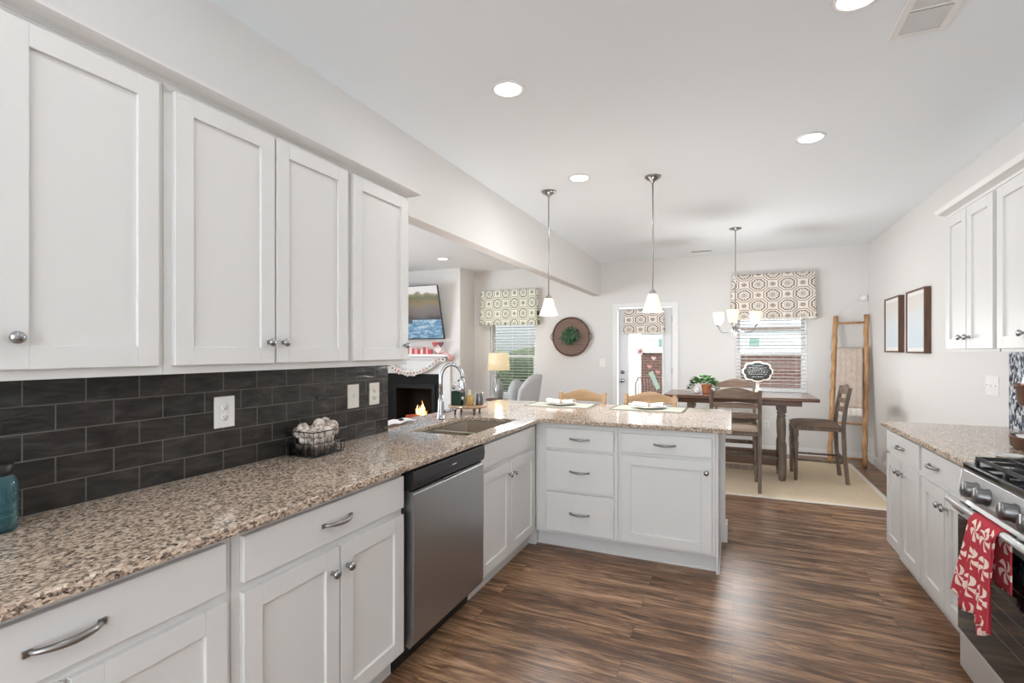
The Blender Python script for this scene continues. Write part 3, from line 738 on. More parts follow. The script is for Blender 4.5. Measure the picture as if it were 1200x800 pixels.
# ---------------------------------------------------------------- wall plates and small wall things
def plate(name, label, F, D, a0, a1, z0, z1, kind, m='plate'):
    c = F((a0+a1)/2, 0, z0); t = thing(name, label, 'outlet' if kind == 'outlet' else 'switch', c)
    mb = MB(); fb(mb, F, a0, a1, 0, .006, z0, z1); pl = part('cover_plate', mb, m, t, .002)
    zc = (z0+z1)/2; ac = (a0+a1)/2
    if kind == 'outlet':
        for s in (-1, 1):
            mb = MB(); mb.lathe(F(ac, .006, zc+s*.02), [(.0165, 0), (.016, .002)], 18, D); r_ = part('receptacle', mb, m, t)
            mb = MB(); fb(mb, F, ac-.008, ac-.006, .008, .0086, zc+s*.02-.002, zc+s*.02+.006); fb(mb, F, ac+.006, ac+.008, .008, .0086, zc+s*.02-.002, zc+s*.02+.006); fb(mb, F, ac-.002, ac+.002, .008, .0086, zc+s*.02-.010, zc+s*.02-.006)
            part('slots', mb, 'slot', r_)
    else:
        for k in range(kind):
            a = a0+(a1-a0)*(k+.5)/kind
            mb = MB(); fb(mb, F, a-.005, a+.005, .006, .016, zc-.004, zc+.011); part('toggle', mb, m, t, .001)
    return t
FTL, DTL = Fx(XW+.007)
plate('wall_outlet', 'white duplex outlet on dark tile left of the ball basket', FTL, DTL, 1.325, 1.412, 1.084, 1.208, 'outlet')
M['almond'] = mat('almond_plastic', (.74, .71, .64), .35)
plate('light_switch', 'almond single toggle switch on dark tile, right of the ball basket', FTL, DTL, 2.070, 2.155, 1.084, 1.210, 1, 'almond')
plate('wall_outlet', 'almond outlet on dark tile nearest the fireplace', FTL, DTL, 2.243, 2.326, 1.086, 1.209, 'outlet', 'almond')
FTR, DTR = Fxm(XR)
plate('light_switch', 'white triple toggle switch on the right wall above the counter', FTR, DTR, 4.25, 4.43, 1.09, 1.22, 3)
FTB, DTB = Fym(YB)
plate('light_switch', 'white toggle switch on the back wall left of the glass door', FTB, DTB, -1.885, -1.80, 1.14, 1.265, 1)
plate('wall_outlet', 'small white outlet low on the back wall under the dining window', FTB, DTB, .40, .47, .33, .44, 'outlet')
mb = MB().box(XW+.0075, XW+.013, 1.855, 1.935, 1.150, 1.170)
one('magnet_strip', 'short black bar fixed to the dark tile above the ball basket', 'bar', mb, 'black', loc=(XW+.01, 1.895, 1.155), bevel=.001)
sn = thing('motion_sensor', 'small round white sensor high in the back right corner', 'sensor', (1.555, YB, 2.03))
part('body', MB().lathe((1.545, YB-.001, 2.065), [(.04, 0), (.04, .02), (.03, .035), (.005, .04)], 18, (0, -1, 0)), 'plate', sn)
part('cord', MB().tube([(1.51, YB-.006, 2.05), (1.38, YB-.006, 1.98), (1.27, YB-.006, 1.87), (1.20, YB-.006, 1.70), (1.17, YB-.006, 1.4)], .002, 6), 'plate', sn)

# ---------------------------------------------------------------- ceiling fixtures
def can(x, y, label, k=1.0):
    t = thing('recessed_light', label, 'light', (x, y, ZC), 'recessed ceiling lights')
    mb = MB(); n_ = 28
    mb.lathe((x, y, ZC-.0005), [(.088, 0), (.088, -.004), (.074, -.008), (.066, -.004), (.066, 0)], n_)
    part('trim_ring', mb, 'plate', t)
    part('lens', MB().lathe((x, y, ZC-.0085), [(.064, 0), (.064, .004)], n_), 'lens', t, label='glowing white lens')
    d = bpy.data.lights.new('can_light', 'AREA'); d.shape = 'DISK'; d.size = .14; d.energy = CAN_W*k; d.color = (1, 1, 1)
    o = bpy.data.objects.new('light_source', d); C.objects.link(o); o.parent = t; o.location = (0, 0, -.013)
for x, y, l in ((-1.068, 2.375, 'recessed light nearest the left wall cabinets'), (-1.101, 3.821, 'recessed light between the two pendant lamps'),
                (.461, 3.698, 'recessed light right of the pendants, before the dining area'), (.444, 2.30, 'recessed light at the top edge beside the ceiling vent'),
                (-1.07, .8, 'recessed light behind the camera on the left'), (.45, .8, 'recessed light behind the camera on the right'),
                (-.3, -1.0, 'recessed light at the rear of the kitchen'),
                (-3.92, 6.367, 'recessed light in the living room near the television'), (-3.92, 3.6, 'recessed light in the middle of the living room'),
                (-5.3, 3.6, 'recessed light on the far side of the living room'), (-3.92, .8, 'recessed light in the front of the living room')):
    can(x, y, l, .45 if y < 1 and x > -2 else .8 if y < 2.5 else .3 if x > 0 else 1.3)
vt = thing('ceiling_vent', 'white louvred air return vent at the top right of the ceiling', 'vent', (.725, 2.48, ZC))
x0, x1, y0, y1 = .625, .825, 2.285, 2.668
mb = MB().slab([x0, x0+.028, x1-.028, x1], [y0, y0+.028, 2.462, 2.478, y1-.028, y1], lambda x, y: not (x0+.028 < x < x1-.028 and (y0+.028 < y < 2.462 or 2.478 < y < y1-.028)), ZC-.010, ZC-.0005)
part('frame', mb, 'plate', vt, .002)
mb = MB(); y = y0+.034
while y < y1-.034:
    if not 2.455 < y < 2.48: mb.add([(x0+.028, y, ZC-.002), (x1-.028, y, ZC-.002), (x1-.028, y+.006, ZC-.009), (x0+.028, y+.006, ZC-.009), (x0+.028, y+.001, ZC-.0012), (x1-.028, y+.001, ZC-.0012), (x1-.028, y+.008, ZC-.0082), (x0+.028, y+.008, ZC-.0082)],
        [(0,3,2,1),(4,5,6,7),(0,1,5,4),(1,2,6,5),(2,3,7,6),(3,0,4,7)])
    y += .016
part('louvers', mb, 'plate', vt)
part('duct', MB().box(x0+.02, x1-.02, y0+.02, y1-.02, ZC-.0012, ZC-.0006), 'slot', vt, label='dark duct behind the louvers')
vt = thing('ceiling_vent', 'narrow white supply vent near the back wall', 'vent', (-.39, 7.3, ZC))
part('frame', MB().box(-.53, -.24, 7.24, 7.36, ZC-.006, ZC-.0005), 'plate', vt, .002)
mb = MB()
for k in range(4): mb.box(-.51, -.26, 7.258+k*.024, 7.268+k*.024, ZC-.0066, ZC-.006)
part('louvers', mb, 'slot', vt)

def pendant(x, y, label):
    t = thing('pendant_light', label, 'pendant light', (x, y, ZC), 'pendants over the peninsula')
    part('canopy', MB().lathe((x, y, ZC-.0005), [(.062, 0), (.060, -.008), (.045, -.022), (.018, -.036), (.010, -.05), (.004, -.052)], 24), 'nickel', t)
    part('rod', MB().cyl((x, y, ZC-.05), (x, y, 1.868), .0045, 10), 'nickel', t)
    part('socket', MB().lathe((x, y, 1.872), [(.006, 0), (.014, -.006), (.024, -.018), (.030, -.03), (.031, -.040)], 20), 'nickel', t)
    part('shade', MB().lathe((x, y, 1.838), [(.028, 0), (.036, -.006), (.045, -.04), (.058, -.085), (.073, -.125), (.082, -.142), (.079, -.143), (.05, -.12)], 28), 'shade', t, label='lit frosted bell glass shade')
    d = bpy.data.lights.new('bulb', 'POINT'); d.energy = 16; d.color = (1, 1, 1); d.shadow_soft_size = .12
    o = bpy.data.objects.new('light_source', d); C.objects.link(o); o.parent = t; o.location = (0, 0, 1.56-ZC)
pendant(-1.437, 4.045, 'nickel pendant lamp with lit bell shade, nearer the living room')
pendant(-.568, 4.03, 'nickel pendant lamp with lit bell shade, in front of the glass door')
ch = thing('chandelier', 'three-arm chandelier with lit frosted cups over the dining table', 'chandelier', (.055, 6.1, ZC))
cx, cy = .035, 6.1
part('canopy', MB().lathe((cx, cy, ZC-.0005), [(.065, 0), (.063, -.01), (.03, -.022), (.008, -.028)], 24), 'chrome', ch)
part('stem', MB().cyl((cx, cy, ZC-.025), (cx, cy, 1.78), .005, 10), 'chrome', ch)
part('hub', MB().lathe((cx, cy, 1.80), [(.008, 0), (.014, -.03), (.012, -.13), (.026, -.17), (.022, -.20), (.008, -.225), (.004, -.24)], 18), 'nickel', ch)
for ang in (-97, 23, 143):
    a = math.radians(ang); ux, uy = math.cos(a), math.sin(a)
    pts = [(cx+ux*r_, cy+uy*r_, z_) for r_, z_ in ((.015, 1.66), (.06, 1.615), (.12, 1.595), (.18, 1.605), (.21, 1.635), (.222, 1.67))]
    ar = part('arm', MB().tube(pts, .006, 8), 'nickel', ch)
    X, Y = cx+ux*.222, cy+uy*.222
    part('cup_holder', MB().lathe((X, Y, 1.668), [(.008, 0), (.024, .010), (.026, .018), (.012, .02)], 16), 'nickel', ar)
    part('shade', MB().lathe((X, Y, 1.688), [(.026, 0), (.042, .02), (.054, .06), (.060, .10), (.063, .145), (.059, .145), (.045, .05), (.02, .01)], 24), 'shade', ar, label='lit frosted glass cup')
d = bpy.data.lights.new('bulb', 'POINT'); d.energy = 34; d.color = (1, 1, 1); d.shadow_soft_size = .1
o = bpy.data.objects.new('light_source', d); C.objects.link(o); o.parent = ch; o.location = (0, 0, 1.50-ZC)

# ---------------------------------------------------------------- ladder-back chairs (built facing +Y)
def turned(x, y, z0, z1, r):
    H = z1-z0
    return MB().lathe((x, y, z0), [(r*.62, 0), (r*.70, .03*H), (r*.62, .08*H), (r*.80, .16*H), (r*.70, .30*H), (r*.92, .60*H), (r*1.02, .74*H), (r*.70, .78*H), (r*1.0, .80*H), (r*.74, .83*H), (r*1.05, .85*H), (r*1.05, H)], 16)
def chair(label, cat, rail, w=.475, seat_z=.60, top=1.0, seatm='seatpad', group=None, legs='greywood'):
    t = thing('dining_chair', label, cat, (0, 0, 0), group)
    hw = w/2
    for s in (-1, 1):
        pts = [(s*(hw-.018), -.255, 0), (s*(hw-.018), -.225, .30), (s*(hw-.018), -.215, seat_z), (s*(hw-.018), -.235, .80), (s*(hw-.018), -.275, top)]
        mb = MB(); vs = []
        for (x, y, z) in pts:
            a, b = .017, .019
            vs += [(x-a, y-b, z), (x+a, y-b, z), (x+a, y+b, z), (x-a, y+b, z)]
        fs = [(0, 3, 2, 1), (16, 17, 18, 19)]
        for j in range(4):
            for k in range(4): fs.append((j*4+k, j*4+(k+1) % 4, (j+1)*4+(k+1) % 4, (j+1)*4+k))
        part('back_post', mb.add(vs, fs), legs, t, .004)
        part('front_leg', turned(s*(hw-.03), .215, 0, seat_z-.05, .026), legs, t)
    def rail_mb(z, h, arch, y0):
        mb = MB(); n_ = 16; vs = []
        for i in range(n_+1):
            u = i/n_*2-1; x = u*(hw-.034); yb = y0-.022*(1-u*u)
            ar = arch*max(0, math.cos(u*PI/2*1.0))**1.6
            for (yy, zz) in ((yb-.009, z), (yb+.009, z), (yb+.009, z+h+ar), (yb-.009, z+h+ar)): vs.append((x, yy, zz))
        fs = [(0, 1, 2, 3), tuple(n_*4+k for k in (3, 2, 1, 0))]
        for i in range(n_):
            for k in range(4): fs.append((i*4+k, (i+1)*4+k, (i+1)*4+(k+1) % 4, i*4+(k+1) % 4))
        return mb.add(vs, fs)
    part('top_rail', rail_mb(top-.085, .065, .045, -.262), rail, t, .003)
    part('slat', rail_mb(top-.18, .045, .012, -.246), rail, t, .003)
    part('slat', rail_mb(top-.28, .050, .012, -.236), rail, t, .003)
    mb = MB(); mb.box(-hw+.012, hw-.012, -.20, .235, seat_z-.062, seat_z-.018); part('seat_frame', mb, legs, t, .005)
    def cush(u, v_):
        # rounded cushion
        x = (u*2-1); y = (v_*2-1)
        z = seat_z-.016+.045*(max(0, 1-abs(x)**4)*max(0, 1-abs(y)**4))**.5
        return (x*(hw+.004), y*.228+.015, z)
    mb = MB().grid(cush, 16, 16); mb.grid(lambda u, v_: (lambda p: (p[0], p[1], seat_z-.017))(cush(1-u, v_)), 16, 16)
    part('seat', mb, seatm, t)
    for s in (-1, 1): part('stretcher', MB().cyl((s*(hw-.026), -.225, .22), (s*(hw-.03), .21, .22), .011), legs, t)
    part('stretcher', MB().cyl((-hw+.03, .215, .30), (hw-.03, .215, .30), .012), legs, t)
    part('stretcher', MB().box(-hw+.03, hw-.03, -.238, -.222, .22, .265), legs, t, .003)
    return t
M['seatpad'] = mat('brown_seat_fabric', (.23, .155, .105), .7)
c1 = chair('grey-brown ladder-back dining chair with its back to the camera, beside the peninsula end', 'chair', 'shaderail')
c1.location = (.028, 5.66, 0)
zr = .0075
c2 = dup(c1, (.84, 6.34, zr), PI/2, 'grey-brown ladder-back dining chair at the right end of the table, facing left')
c3 = dup(c1, (.035, 6.72, zr), PI, 'ladder-back dining chair on the window side of the table, mostly hidden')
c1.location.z = zr
s1 = chair('lit golden-brown ladder-back counter chair tucked under the peninsula, nearer the living room', 'chair', 'litrail', group=None, legs='litrail', top=.985, seat_z=.60)
s1.location = (-1.345, 4.50, 0)
s1.rotation_euler = (0, 0, PI)
s2 = dup(s1, (-.698, 4.50, 0), PI, 'lit golden-brown ladder-back counter chair tucked under the peninsula, in front of the glass door')

# ---------------------------------------------------------------- dining table
tb = thing('dining_table', 'dark wood trestle dining table with grey turned legs', 'table', (.05, 6.17, zr))
part('tabletop', MB().box(-.70, .805, 5.80, 6.55, .872, .908), 'tabletop', tb, .008)
part('apron', MB().box(-.56, .66, 5.90, 6.45, .815, .871), 'tabletop', tb, .003)
for x in (-.43, .49):
    for y in (6.03, 6.32):
        H = .80
        mb = MB(); mb.box(x-.037, x+.037, y-.037, y+.037, zr+.06, .40); mb.box(x-.037, x+.037, y-.037, y+.037, .735, .815)
        mb.lathe((x, y, zr), [(.026, 0), (.036, .02), (.038, .045), (.030, .061)], 16)
        mb.lathe((x, y, .40), [(.034, 0), (.038, .012), (.028, .03), (.034, .10), (.037, .20), (.030, .27), (.024, .285), (.038, .30), (.024, .315), (.036, .335)], 16)
        part('leg', mb, 'greywood', tb)
    part('cross_board', MB().box(x-.02, x+.02, 6.068, 6.282, .16, .32), 'greywood', tb, .003)
part('stretcher', MB().box(-.40, .45, 6.155, 6.195, .135, .305), 'tabletop', tb, .003, label='wide dark brown plank stretcher')
part('foot_rail', MB().box(-.39, .452, 5.998, 6.03, .235, .262), 'greywood', tb, .003)
# rug
rug = thing('area_rug', 'large beige woven rug with pale border under the dining table', 'rug', (.2, 6.3, 0))
part('field', MB().box(-1.26, 1.29, 5.33, 7.24, 0.0005, .0072), 'rug', rug)
mb = MB().slab([-1.31, -1.26, 1.29, 1.335], [5.285, 5.33, 7.24, 7.29], lambda x, y: not (-1.26 < x < 1.29 and 5.33 < y < 7.24), 0.0005, .0074)
part('border', mb, 'rugborder', rug)
# centrepieces
TZ = .908
pl = thing('potted_plant', 'leafy green plant in a terracotta pot on the dining table', 'plant', (-.285, 6.12, TZ))
pot = part('pot', MB().lathe((-.265, 6.10, TZ+.0005), [(.040, 0), (.044, .01), (.054, .075), (.060, .085), (.060, .10), (.05, .10), (.045, .085)], 22), 'terracotta', pl)
part('soil', MB().lathe((-.265, 6.10, TZ+.088), [(.045, 0), (.04, .004)], 16), 'soil', pot)
def leaves(n, c, R, H, size, seed, fl=1.0):
    rnd = random.Random(seed); mb = MB()
    for i in range(n):
        a = rnd.uniform(0, 2*PI); rr = R*rnd.random()**.5; hh = H*(1-(rr/R)**2*.75)*rnd.uniform(.35, 1)
        p = Vector((c[0]+rr*math.cos(a), c[1]+rr*math.sin(a), c[2]+hh)); d = Vector((math.cos(a), math.sin(a), rnd.uniform(-.3, .8))).normalized()
        s_ = size*rnd.uniform(.6, 1.2); sd_ = d.cross(Vector((0, 0, 1))).normalized(); up = sd_.cross(d)
        vs = [p, p+d*s_*.5+sd_*s_*.32+up*.1*s_, p+d*s_, p+d*s_*.5-sd_*s_*.32+up*.1*s_, p+d*s_*.5-up*.08*s_]
        mb.add(vs, [(0, 1, 4), (1, 2, 4), (2, 3, 4), (3, 0, 4)])
    return mb
part('foliage', leaves(150, (-.30, 6.10, TZ+.085), .115, .13, .065, 3), 'leaf', pl)
mb = leaves(14, (-.42, 6.08, TZ+.03), .035, .06, .06, 5); mb.v = mb.v
mb.add(leaves(12, (-.165, 6.1, TZ+.04), .04, .06, .055, 6).v, [[i*5+k for k in f] for i in range(12) for f in ((0, 1, 4), (1, 2, 4), (2, 3, 4), (3, 0, 4))])
part('trailing_leaves', mb, 'leafgrey', pl, label='grey green trailing leaves')
one('ceramic_cup', 'small white ceramic cup beside the terracotta pot', 'cup', MB().lathe((-.365, 6.07, TZ+.0005), [(.028, 0), (.034, .01), (.037, .07), (.034, .07), (.03, .012)], 20), 'ceramic', loc=(-.365, 6.07, TZ))
bw = thing('dough_bowl', 'long golden carved wooden bowl in the middle of the dining table', 'bowl', (.01, 6.12, TZ))
part('bowl', MB().lathe((.015, 6.12, TZ+.0005), [(.05, 0), (.085, .012), (.145, .045), (.155, .052), (.14, .048), (.07, .022)], 26, sy=.55), 'goldwood', bw)
for k in range(9):
        o_ = one('wooden_orb', 'golden carved wooden orb heaped in the dough bowl', 'orb', MB().ball((0, 0, 0), .021, 14), 'goldwood', loc=(.015+(-.092+.046*(k % 5) if k < 5 else -.069+.046*(k-5)), 6.12+(-.012 if k < 5 else .030), TZ+.052+(.010 if k % 2 else .0)), group='wooden orbs in the dough bowl')
# chalkboard sign
sg = thing('chalkboard_sign', 'small black chalkboard sign with white scalloped frame on the dining table', 'sign', (.27, 6.25, TZ))
def scal(r1, r2, n=80):
    out = []
    for k in range(n):
        a = 2*PI*k/n; q = .93+.11*abs(math.cos(3*a+PI/2))**.7 if False else .92+.13*abs(math.sin(4*a+PI/2))**.8
        ca, sa = math.cos(a), math.sin(a); e = .86
        out.append((.262+r1*q*abs(ca)**e*(1 if ca > 0 else -1), 1.158+r2*q*abs(sa)**e*(1 if sa > 0 else -1)))
    return out
part('frame', MB().prism(scal(.148, .108), 'y', 6.245, 6.257), 'rugborder', sg, .002)
part('board', MB().prism(scal(.136, .096), 'y', 6.243, 6.2448), mat('chalkboard', (.02, .022, .022), .8), sg)
mb = MB(); rnd = random.Random(4)
for r_, (zz, hw_) in enumerate(((1.222, .05), (1.198, .09), (1.175, .105), (1.152, .10), (1.128, .09), (1.098, .06))):
    x = .262-hw_
    while x < .262+hw_:
        L = rnd.uniform(.012, .030); L = min(L, .262+hw_-x+.004); pts = []
        for i in range(7): pts.append((x+L*i/6, 6.2424, zz+rnd.uniform(-.005, .006)))
        mb.tube(pts, .0011, 5); x += L+.007
part('chalk_writing', mb, 'plate', sg, label='tiny illegible white chalk script')
mb = MB().box(.225, .30, 6.22, 6.28, TZ+.0005, TZ+.02); mb.box(.245, .28, 6.2572, 6.275, TZ+.02, 1.13); mb.box(.235, .29, 6.225, 6.2425, TZ+.02, TZ+.05)
part('stand', mb, 'rugborder', sg, .003)

# ---------------------------------------------------------------- blanket ladder
ld = thing('blanket_ladder', 'tall rustic pine ladder leaning in the back right corner', 'ladder', (1.32, 7.15, 0))
A = [Vector((1.06, 7.17, 0)), Vector((1.235, 7.60, 1.835))]; B = [Vector((1.46, 7.17, 0)), Vector((1.622, 7.60, 1.842))]
B[1].x = 1.548; B[0].x = 1.40
A = [Vector((1.09, 7.14, .012)), Vector((1.225, 7.595, 1.835))]; B = [Vector((1.445, 7.14, .0)), Vector((1.545, 7.535, 1.842))]
for P_ in (A, B):
    mb = MB(); N_ = 24
    mb.tube([P_[0].lerp(P_[1], i/N_)+Vector((.004*math.sin(i*1.7), .003*math.sin(i*2.3), .002 if i else .012)) for i in range(N_+1)], [.028+.003*math.sin(i*2.1+P_[0].x*9) for i in range(N_+1)], 12)
    part('rail', mb, 'ladderwood', ld)
rz = (.09, .50, 1.0, 1.412, 1.745)
for z in rz:
    t = z/1.84; a = A[0].lerp(A[1], t); b = B[0].lerp(B[1], t); part('rung', MB().cyl(a, b, .014, 10), 'ladderwood', ld)
t = 1.412/1.84; a = A[0].lerp(A[1], t); b = B[0].lerp(B[1], t)
bl = thing('knit_blanket', 'beige knit throw blanket with pale fringe hanging on the ladder', 'blanket', tuple(a.lerp(b, .5)))
def blk(u, w):
    p = a.lerp(b, .08+.80*u); t_ = w
    f = .008*math.sin(u*15)
    if w < .1: an = PI*w/.1; return (p.x, p.y+.020*math.cos(an), p.z+.020*math.sin(an))
    t_ = (w-.1)/.9; return (p.x-.055*t_+.012*t_*u, p.y-.024-abs(f)-.19*t_, p.z-.72*t_)
part('front_drape', MB().grid(blk, 20, 24), 'blanket', bl, solid=.008)
part('back_drape', MB().grid(lambda u, w: (lambda p: (p.x+.015*w, p.y+.024-.012*w, p.z-.25*w))(a.lerp(b, .08+.80*u)), 10, 6), 'blanket', bl, solid=.006)
part('fringe', MB().grid(lambda u, w: (lambda p: (p[0], p[1]-.003, p[2]+.0-.10*w+.006*math.sin(u*160)*w))(blk(u, 1.0)), 60, 3), 'rugborder', bl, solid=.006, label='pale cream fringe')

# ---------------------------------------------------------------- framed prints on the right wall
for (y0, y1, z0, z1, a_, l) in ((6.20, 6.72, 1.375, 1.955, 'art1', 'brown framed watercolour print nearer the blanket ladder'), (5.46, 5.97, 1.368, 1.955, 'art2', 'brown framed watercolour print nearer the wall cabinets')):
    t = thing('framed_print', l, 'picture', (XR-.03, (y0+y1)/2, z0), 'framed prints on the right wall')
    mb = MB().slab([y0, y0+.016, y1-.016, y1], [z0, z0+.016, z1-.016, z1], lambda y, z: not (y0+.016 < y < y1-.016 and z0+.016 < z < z1-.016), XR-.05, XR-.001)
    mb.v = [(w, y, z) for (y, z, w) in mb.v]; part('frame', mb, 'walnut', t)
    part('mat_board', MB().box(XR-.040, XR-.02, y0+.016, y1-.016, z0+.016, z1-.016), 'plate', t)
    part('print', MB().box(XR-.0412, XR-.040, y0+.05, y1-.05, z0+.05, z1-.05), a_, t)

# ---------------------------------------------------------------- woven wall basket
bk = thing('wall_basket', 'round woven brown tobacco basket with handles on the back wall', 'basket', (-2.33, YB-.03, 1.615))
bx, bz, R_ = -2.335, 1.615, .30
part('rim', MB().tube([(bx+R_*math.cos(2*PI*k/48), YB-.045, bz+R_*math.sin(2*PI*k/48)) for k in range(48)], .013, 8, True), 'walnut', bk)
mb = MB()
for k in range(-9, 10):
    o_ = k*.0305; h_ = math.sqrt(max(0, (R_-.006)**2-o_*o_))
    mb.box(bx+o_-.0085, bx+o_+.0085, YB-.030, YB-.026, bz-h_, bz+h_)
    mb.box(bx-h_, bx+h_, YB-.036, YB-.032, bz+o_-.0085, bz+o_+.0085)
M['reed'] = wood('basket_reed', [(.3, (.13, .068, .045)), (.55, (.24, .135, .095)), (.75, (.36, .22, .16))], 'x', .7)
part('weave', mb, 'reed', bk)
for s in (-1, 1): part('handle', MB().tube([(bx+s*(R_-.004), YB-.04, bz+.07), (bx+s*(R_+.03), YB-.04, bz+.035), (bx+s*(R_+.038), YB-.04, bz), (bx+s*(R_+.03), YB-.04, bz-.035), (bx+s*(R_-.004), YB-.04, bz-.07)], .006, 8), 'walnut', bk)
mb = MB(); rnd = random.Random(11)
for i in range(260):
    a = rnd.uniform(0, 2*PI); rr = abs(rnd.gauss(.065, .035)); p = Vector((bx+rr*math.cos(a), YB-.06-rnd.random()*.045, bz+rr*math.sin(a)))
    a2 = a+rnd.uniform(-1.2, 1.2); d = Vector((math.cos(a2), -rnd.uniform(0, .6), math.sin(a2))).normalized(); s_ = rnd.uniform(.035, .06)
    sd_ = d.cross(Vector((0, 1, 0))).normalized()
    mb.add([p, p+d*s_*.5+sd_*s_*.28, p+d*s_, p+d*s_*.5-sd_*s_*.28], [(0, 1, 2, 3)])
wr = thing('leaf_wreath', 'small dark green leaf wreath in the middle of the wall basket', 'wreath', (bx, YB-.06, bz))
part('leaves', mb, 'leafdark', wr, solid=.001)
part('ring', MB().tube([(bx+.095*math.cos(2*PI*k/30), YB-.055, bz+.095*math.sin(2*PI*k/30)) for k in range(30)], .012, 8, True), 'leafdark', wr)

# ---------------------------------------------------------------- place settings
def setting(x, y, rz_, l1, l2, l3):
    mb = MB(); hw, hd = .285, .19
    ca, sa = math.cos(rz_), math.sin(rz_)
    T = lambda px, py, pz: (x+px*ca-py*sa, y+px*sa+py*ca, .9145+pz)
    pts = [(-hw, -hd), (hw, -hd), (hw, hd), (-hw, hd)]
    vs = [T(a, b, z) for z in (0, .003) for a, b in pts]
    mb.add(vs, [(0, 3, 2, 1), (4, 5, 6, 7), (0, 1, 5, 4), (1, 2, 6, 5), (2, 3, 7, 6), (3, 0, 4, 7)])
    t = thing('placemat', l1, 'placemat', (x, y, .9145)); part('field', mb, mat('pale_green_mat', (.44, .45, .38), .9), t)
    mb2 = MB()
    for a0, a1, b0, b1 in ((-hw, hw, -hd, -hd+.012), (-hw, hw, hd-.012, hd), (-hw, -hw+.012, -hd, hd), (hw-.012, hw, -hd, hd)):
        vs = [T(a, b, z) for z in (.0031, .0045) for a, b in ((a0, b0), (a1, b0), (a1, b1), (a0, b1))]
        mb2.add(vs, [(0, 3, 2, 1), (4, 5, 6, 7), (0, 1, 5, 4), (1, 2, 6, 5), (2, 3, 7, 6), (3, 0, 4, 7)])
    part('binding', mb2, mat('dark_binding', (.10, .095, .085), .9), t)
    pz = .9145+.0048
    one('dinner_plate', l2, 'plate', MB().lathe((x, y, pz), [(.07, 0), (.09, .004), (.132, .014), (.136, .018), (.128, .017), (.085, .008), (.0, .0075)], 36), 'ceramic', loc=(x, y, pz))
    nz = pz+.012
    nk = thing('folded_napkin', l3, 'napkin', (x, y, nz))
    def roll(u, w):
        a = 2*PI*w; bulge = .022*(1-.55*math.exp(-((u-.5)/.08)**2))*(.7+.6*abs(u-.5)*2)
        return (x-.12+.24*u+.01*math.sin(a*2), y+math.cos(a)*bulge*1.5, nz+.012+bulge*.75*math.sin(a)+.006)
    part('cloth', MB().grid(roll, 26, 12), mat('white_napkin', (.74, .70, .66), .9), nk)
    part('napkin_ring', MB().tube([(x, y+.022*math.cos(2*PI*k/20), nz+.019+.020*math.sin(2*PI*k/20)) for k in range(20)], .005, 8, True), 'riserwood', nk)
    return t
setting(-1.375, 4.20, .03, 'pale green placemat with dark binding on the left of the peninsula', 'white dinner plate on the left placemat of the peninsula', 'white rolled napkin with wooden ring on the left plate')
setting(-.625, 4.225, -.03, 'pale green placemat with dark binding on the right of the peninsula', 'white dinner plate on the right placemat of the peninsula', 'white rolled napkin with wooden ring on the right plate')

# ---------------------------------------------------------------- riser beside the sink with its objects
rx, ry, rr_ = -1.85, 3.36, .150
rs = thing('wood_riser', 'round wooden riser on dark turned feet beside the sink', 'riser', (rx, ry, .914))
part('tray', MB().lathe((rx, ry, .962), [(rr_-.006, 0), (rr_, .004), (rr_, .012), (rr_-.006, .016)], 32), 'riserwood', rs)
for k in range(4):
    a = PI/4+k*PI/2+.2; X, Y = rx+.105*math.cos(a), ry+.105*math.sin(a)
    part('foot', MB().lathe((X, Y, .9142), [(.007, 0), (.009, .010), (.006, .016), (.014, .032), (.010, .038), (.015, .0478)], 14), 'walnut', rs)
RZ = .9782
vs_ = thing('bottle_caddy', 'dark green square caddy with greenery and ornaments on the riser', 'caddy', (rx-.055, ry-.045, RZ))
part('box', MB().slab([rx-.095, rx-.089, rx-.021, rx-.015], [ry-.085, ry-.079, ry-.011, ry-.005], lambda x, y: not (rx-.089 < x < rx-.021 and ry-.079 < y < ry-.011), RZ, RZ+.108).box(rx-.089, rx-.021, ry-.079, ry-.011, RZ, RZ+.01), 'greenglass', vs_, .002)
part('handle_brush', MB().tube([(rx-.045, ry-.045, RZ+.02), (rx-.035, ry-.035, RZ+.125), (rx-.025, ry-.03, RZ+.160)], [.010, .013, .009], 10), 'red', vs_)
mb = MB()
for p in ((rx-.06, ry-.05, RZ+.125), (rx-.065, ry-.03, RZ+.142), (rx-.04, ry-.06, RZ+.118)): mb.ball(p, .015, 10)
part('pearl_ornament', mb, 'ceramic', vs_); part('sprig', leaves(26, (rx-.055, ry-.045, RZ+.10), .028, .08, .035, 8), 'leafdark', vs_)
part('tag', MB().ball((rx-.010, ry-.06, RZ+.055), .012, 10), 'ceramic', vs_, label='round white tag')
cd = thing('candle_jar', 'amber glass jar candle in the middle of the riser', 'candle', (rx+.035, ry-.02, RZ))
part('jar', MB().lathe((rx+.03, ry-.02, RZ), [(.027, 0), (.030, .004), (.030, .072), (.027, .072), (.026, .01)], 22), 'candle', cd)
part('wax', MB().lathe((rx+.03, ry-.02, RZ+.008), [(.024, 0), (.024, .048)], 18), 'ballplain', cd)
part('ornament', MB().lathe((rx+.03, ry-.02, RZ+.0735), [(.013, 0), (.016, .010), (.007, .02), (.012, .032), (.002, .042)], 14), mat('cream_wax', (.75, .68, .45), .5), cd)
tn = thing('metal_tin', 'dark metal tin with lid on the right of the riser', 'tin', (rx+.09, ry+.03, RZ))
part('can', MB().lathe((rx+.088, ry+.03, RZ), [(.029, 0), (.030, .003), (.030, .080), (.029, .082)], 22), 'tin', tn)
part('lid', MB().lathe((rx+.088, ry+.03, RZ+.0822), [(.0315, 0), (.0315, .010), (.029, .012)], 22), 'chrome', tn)
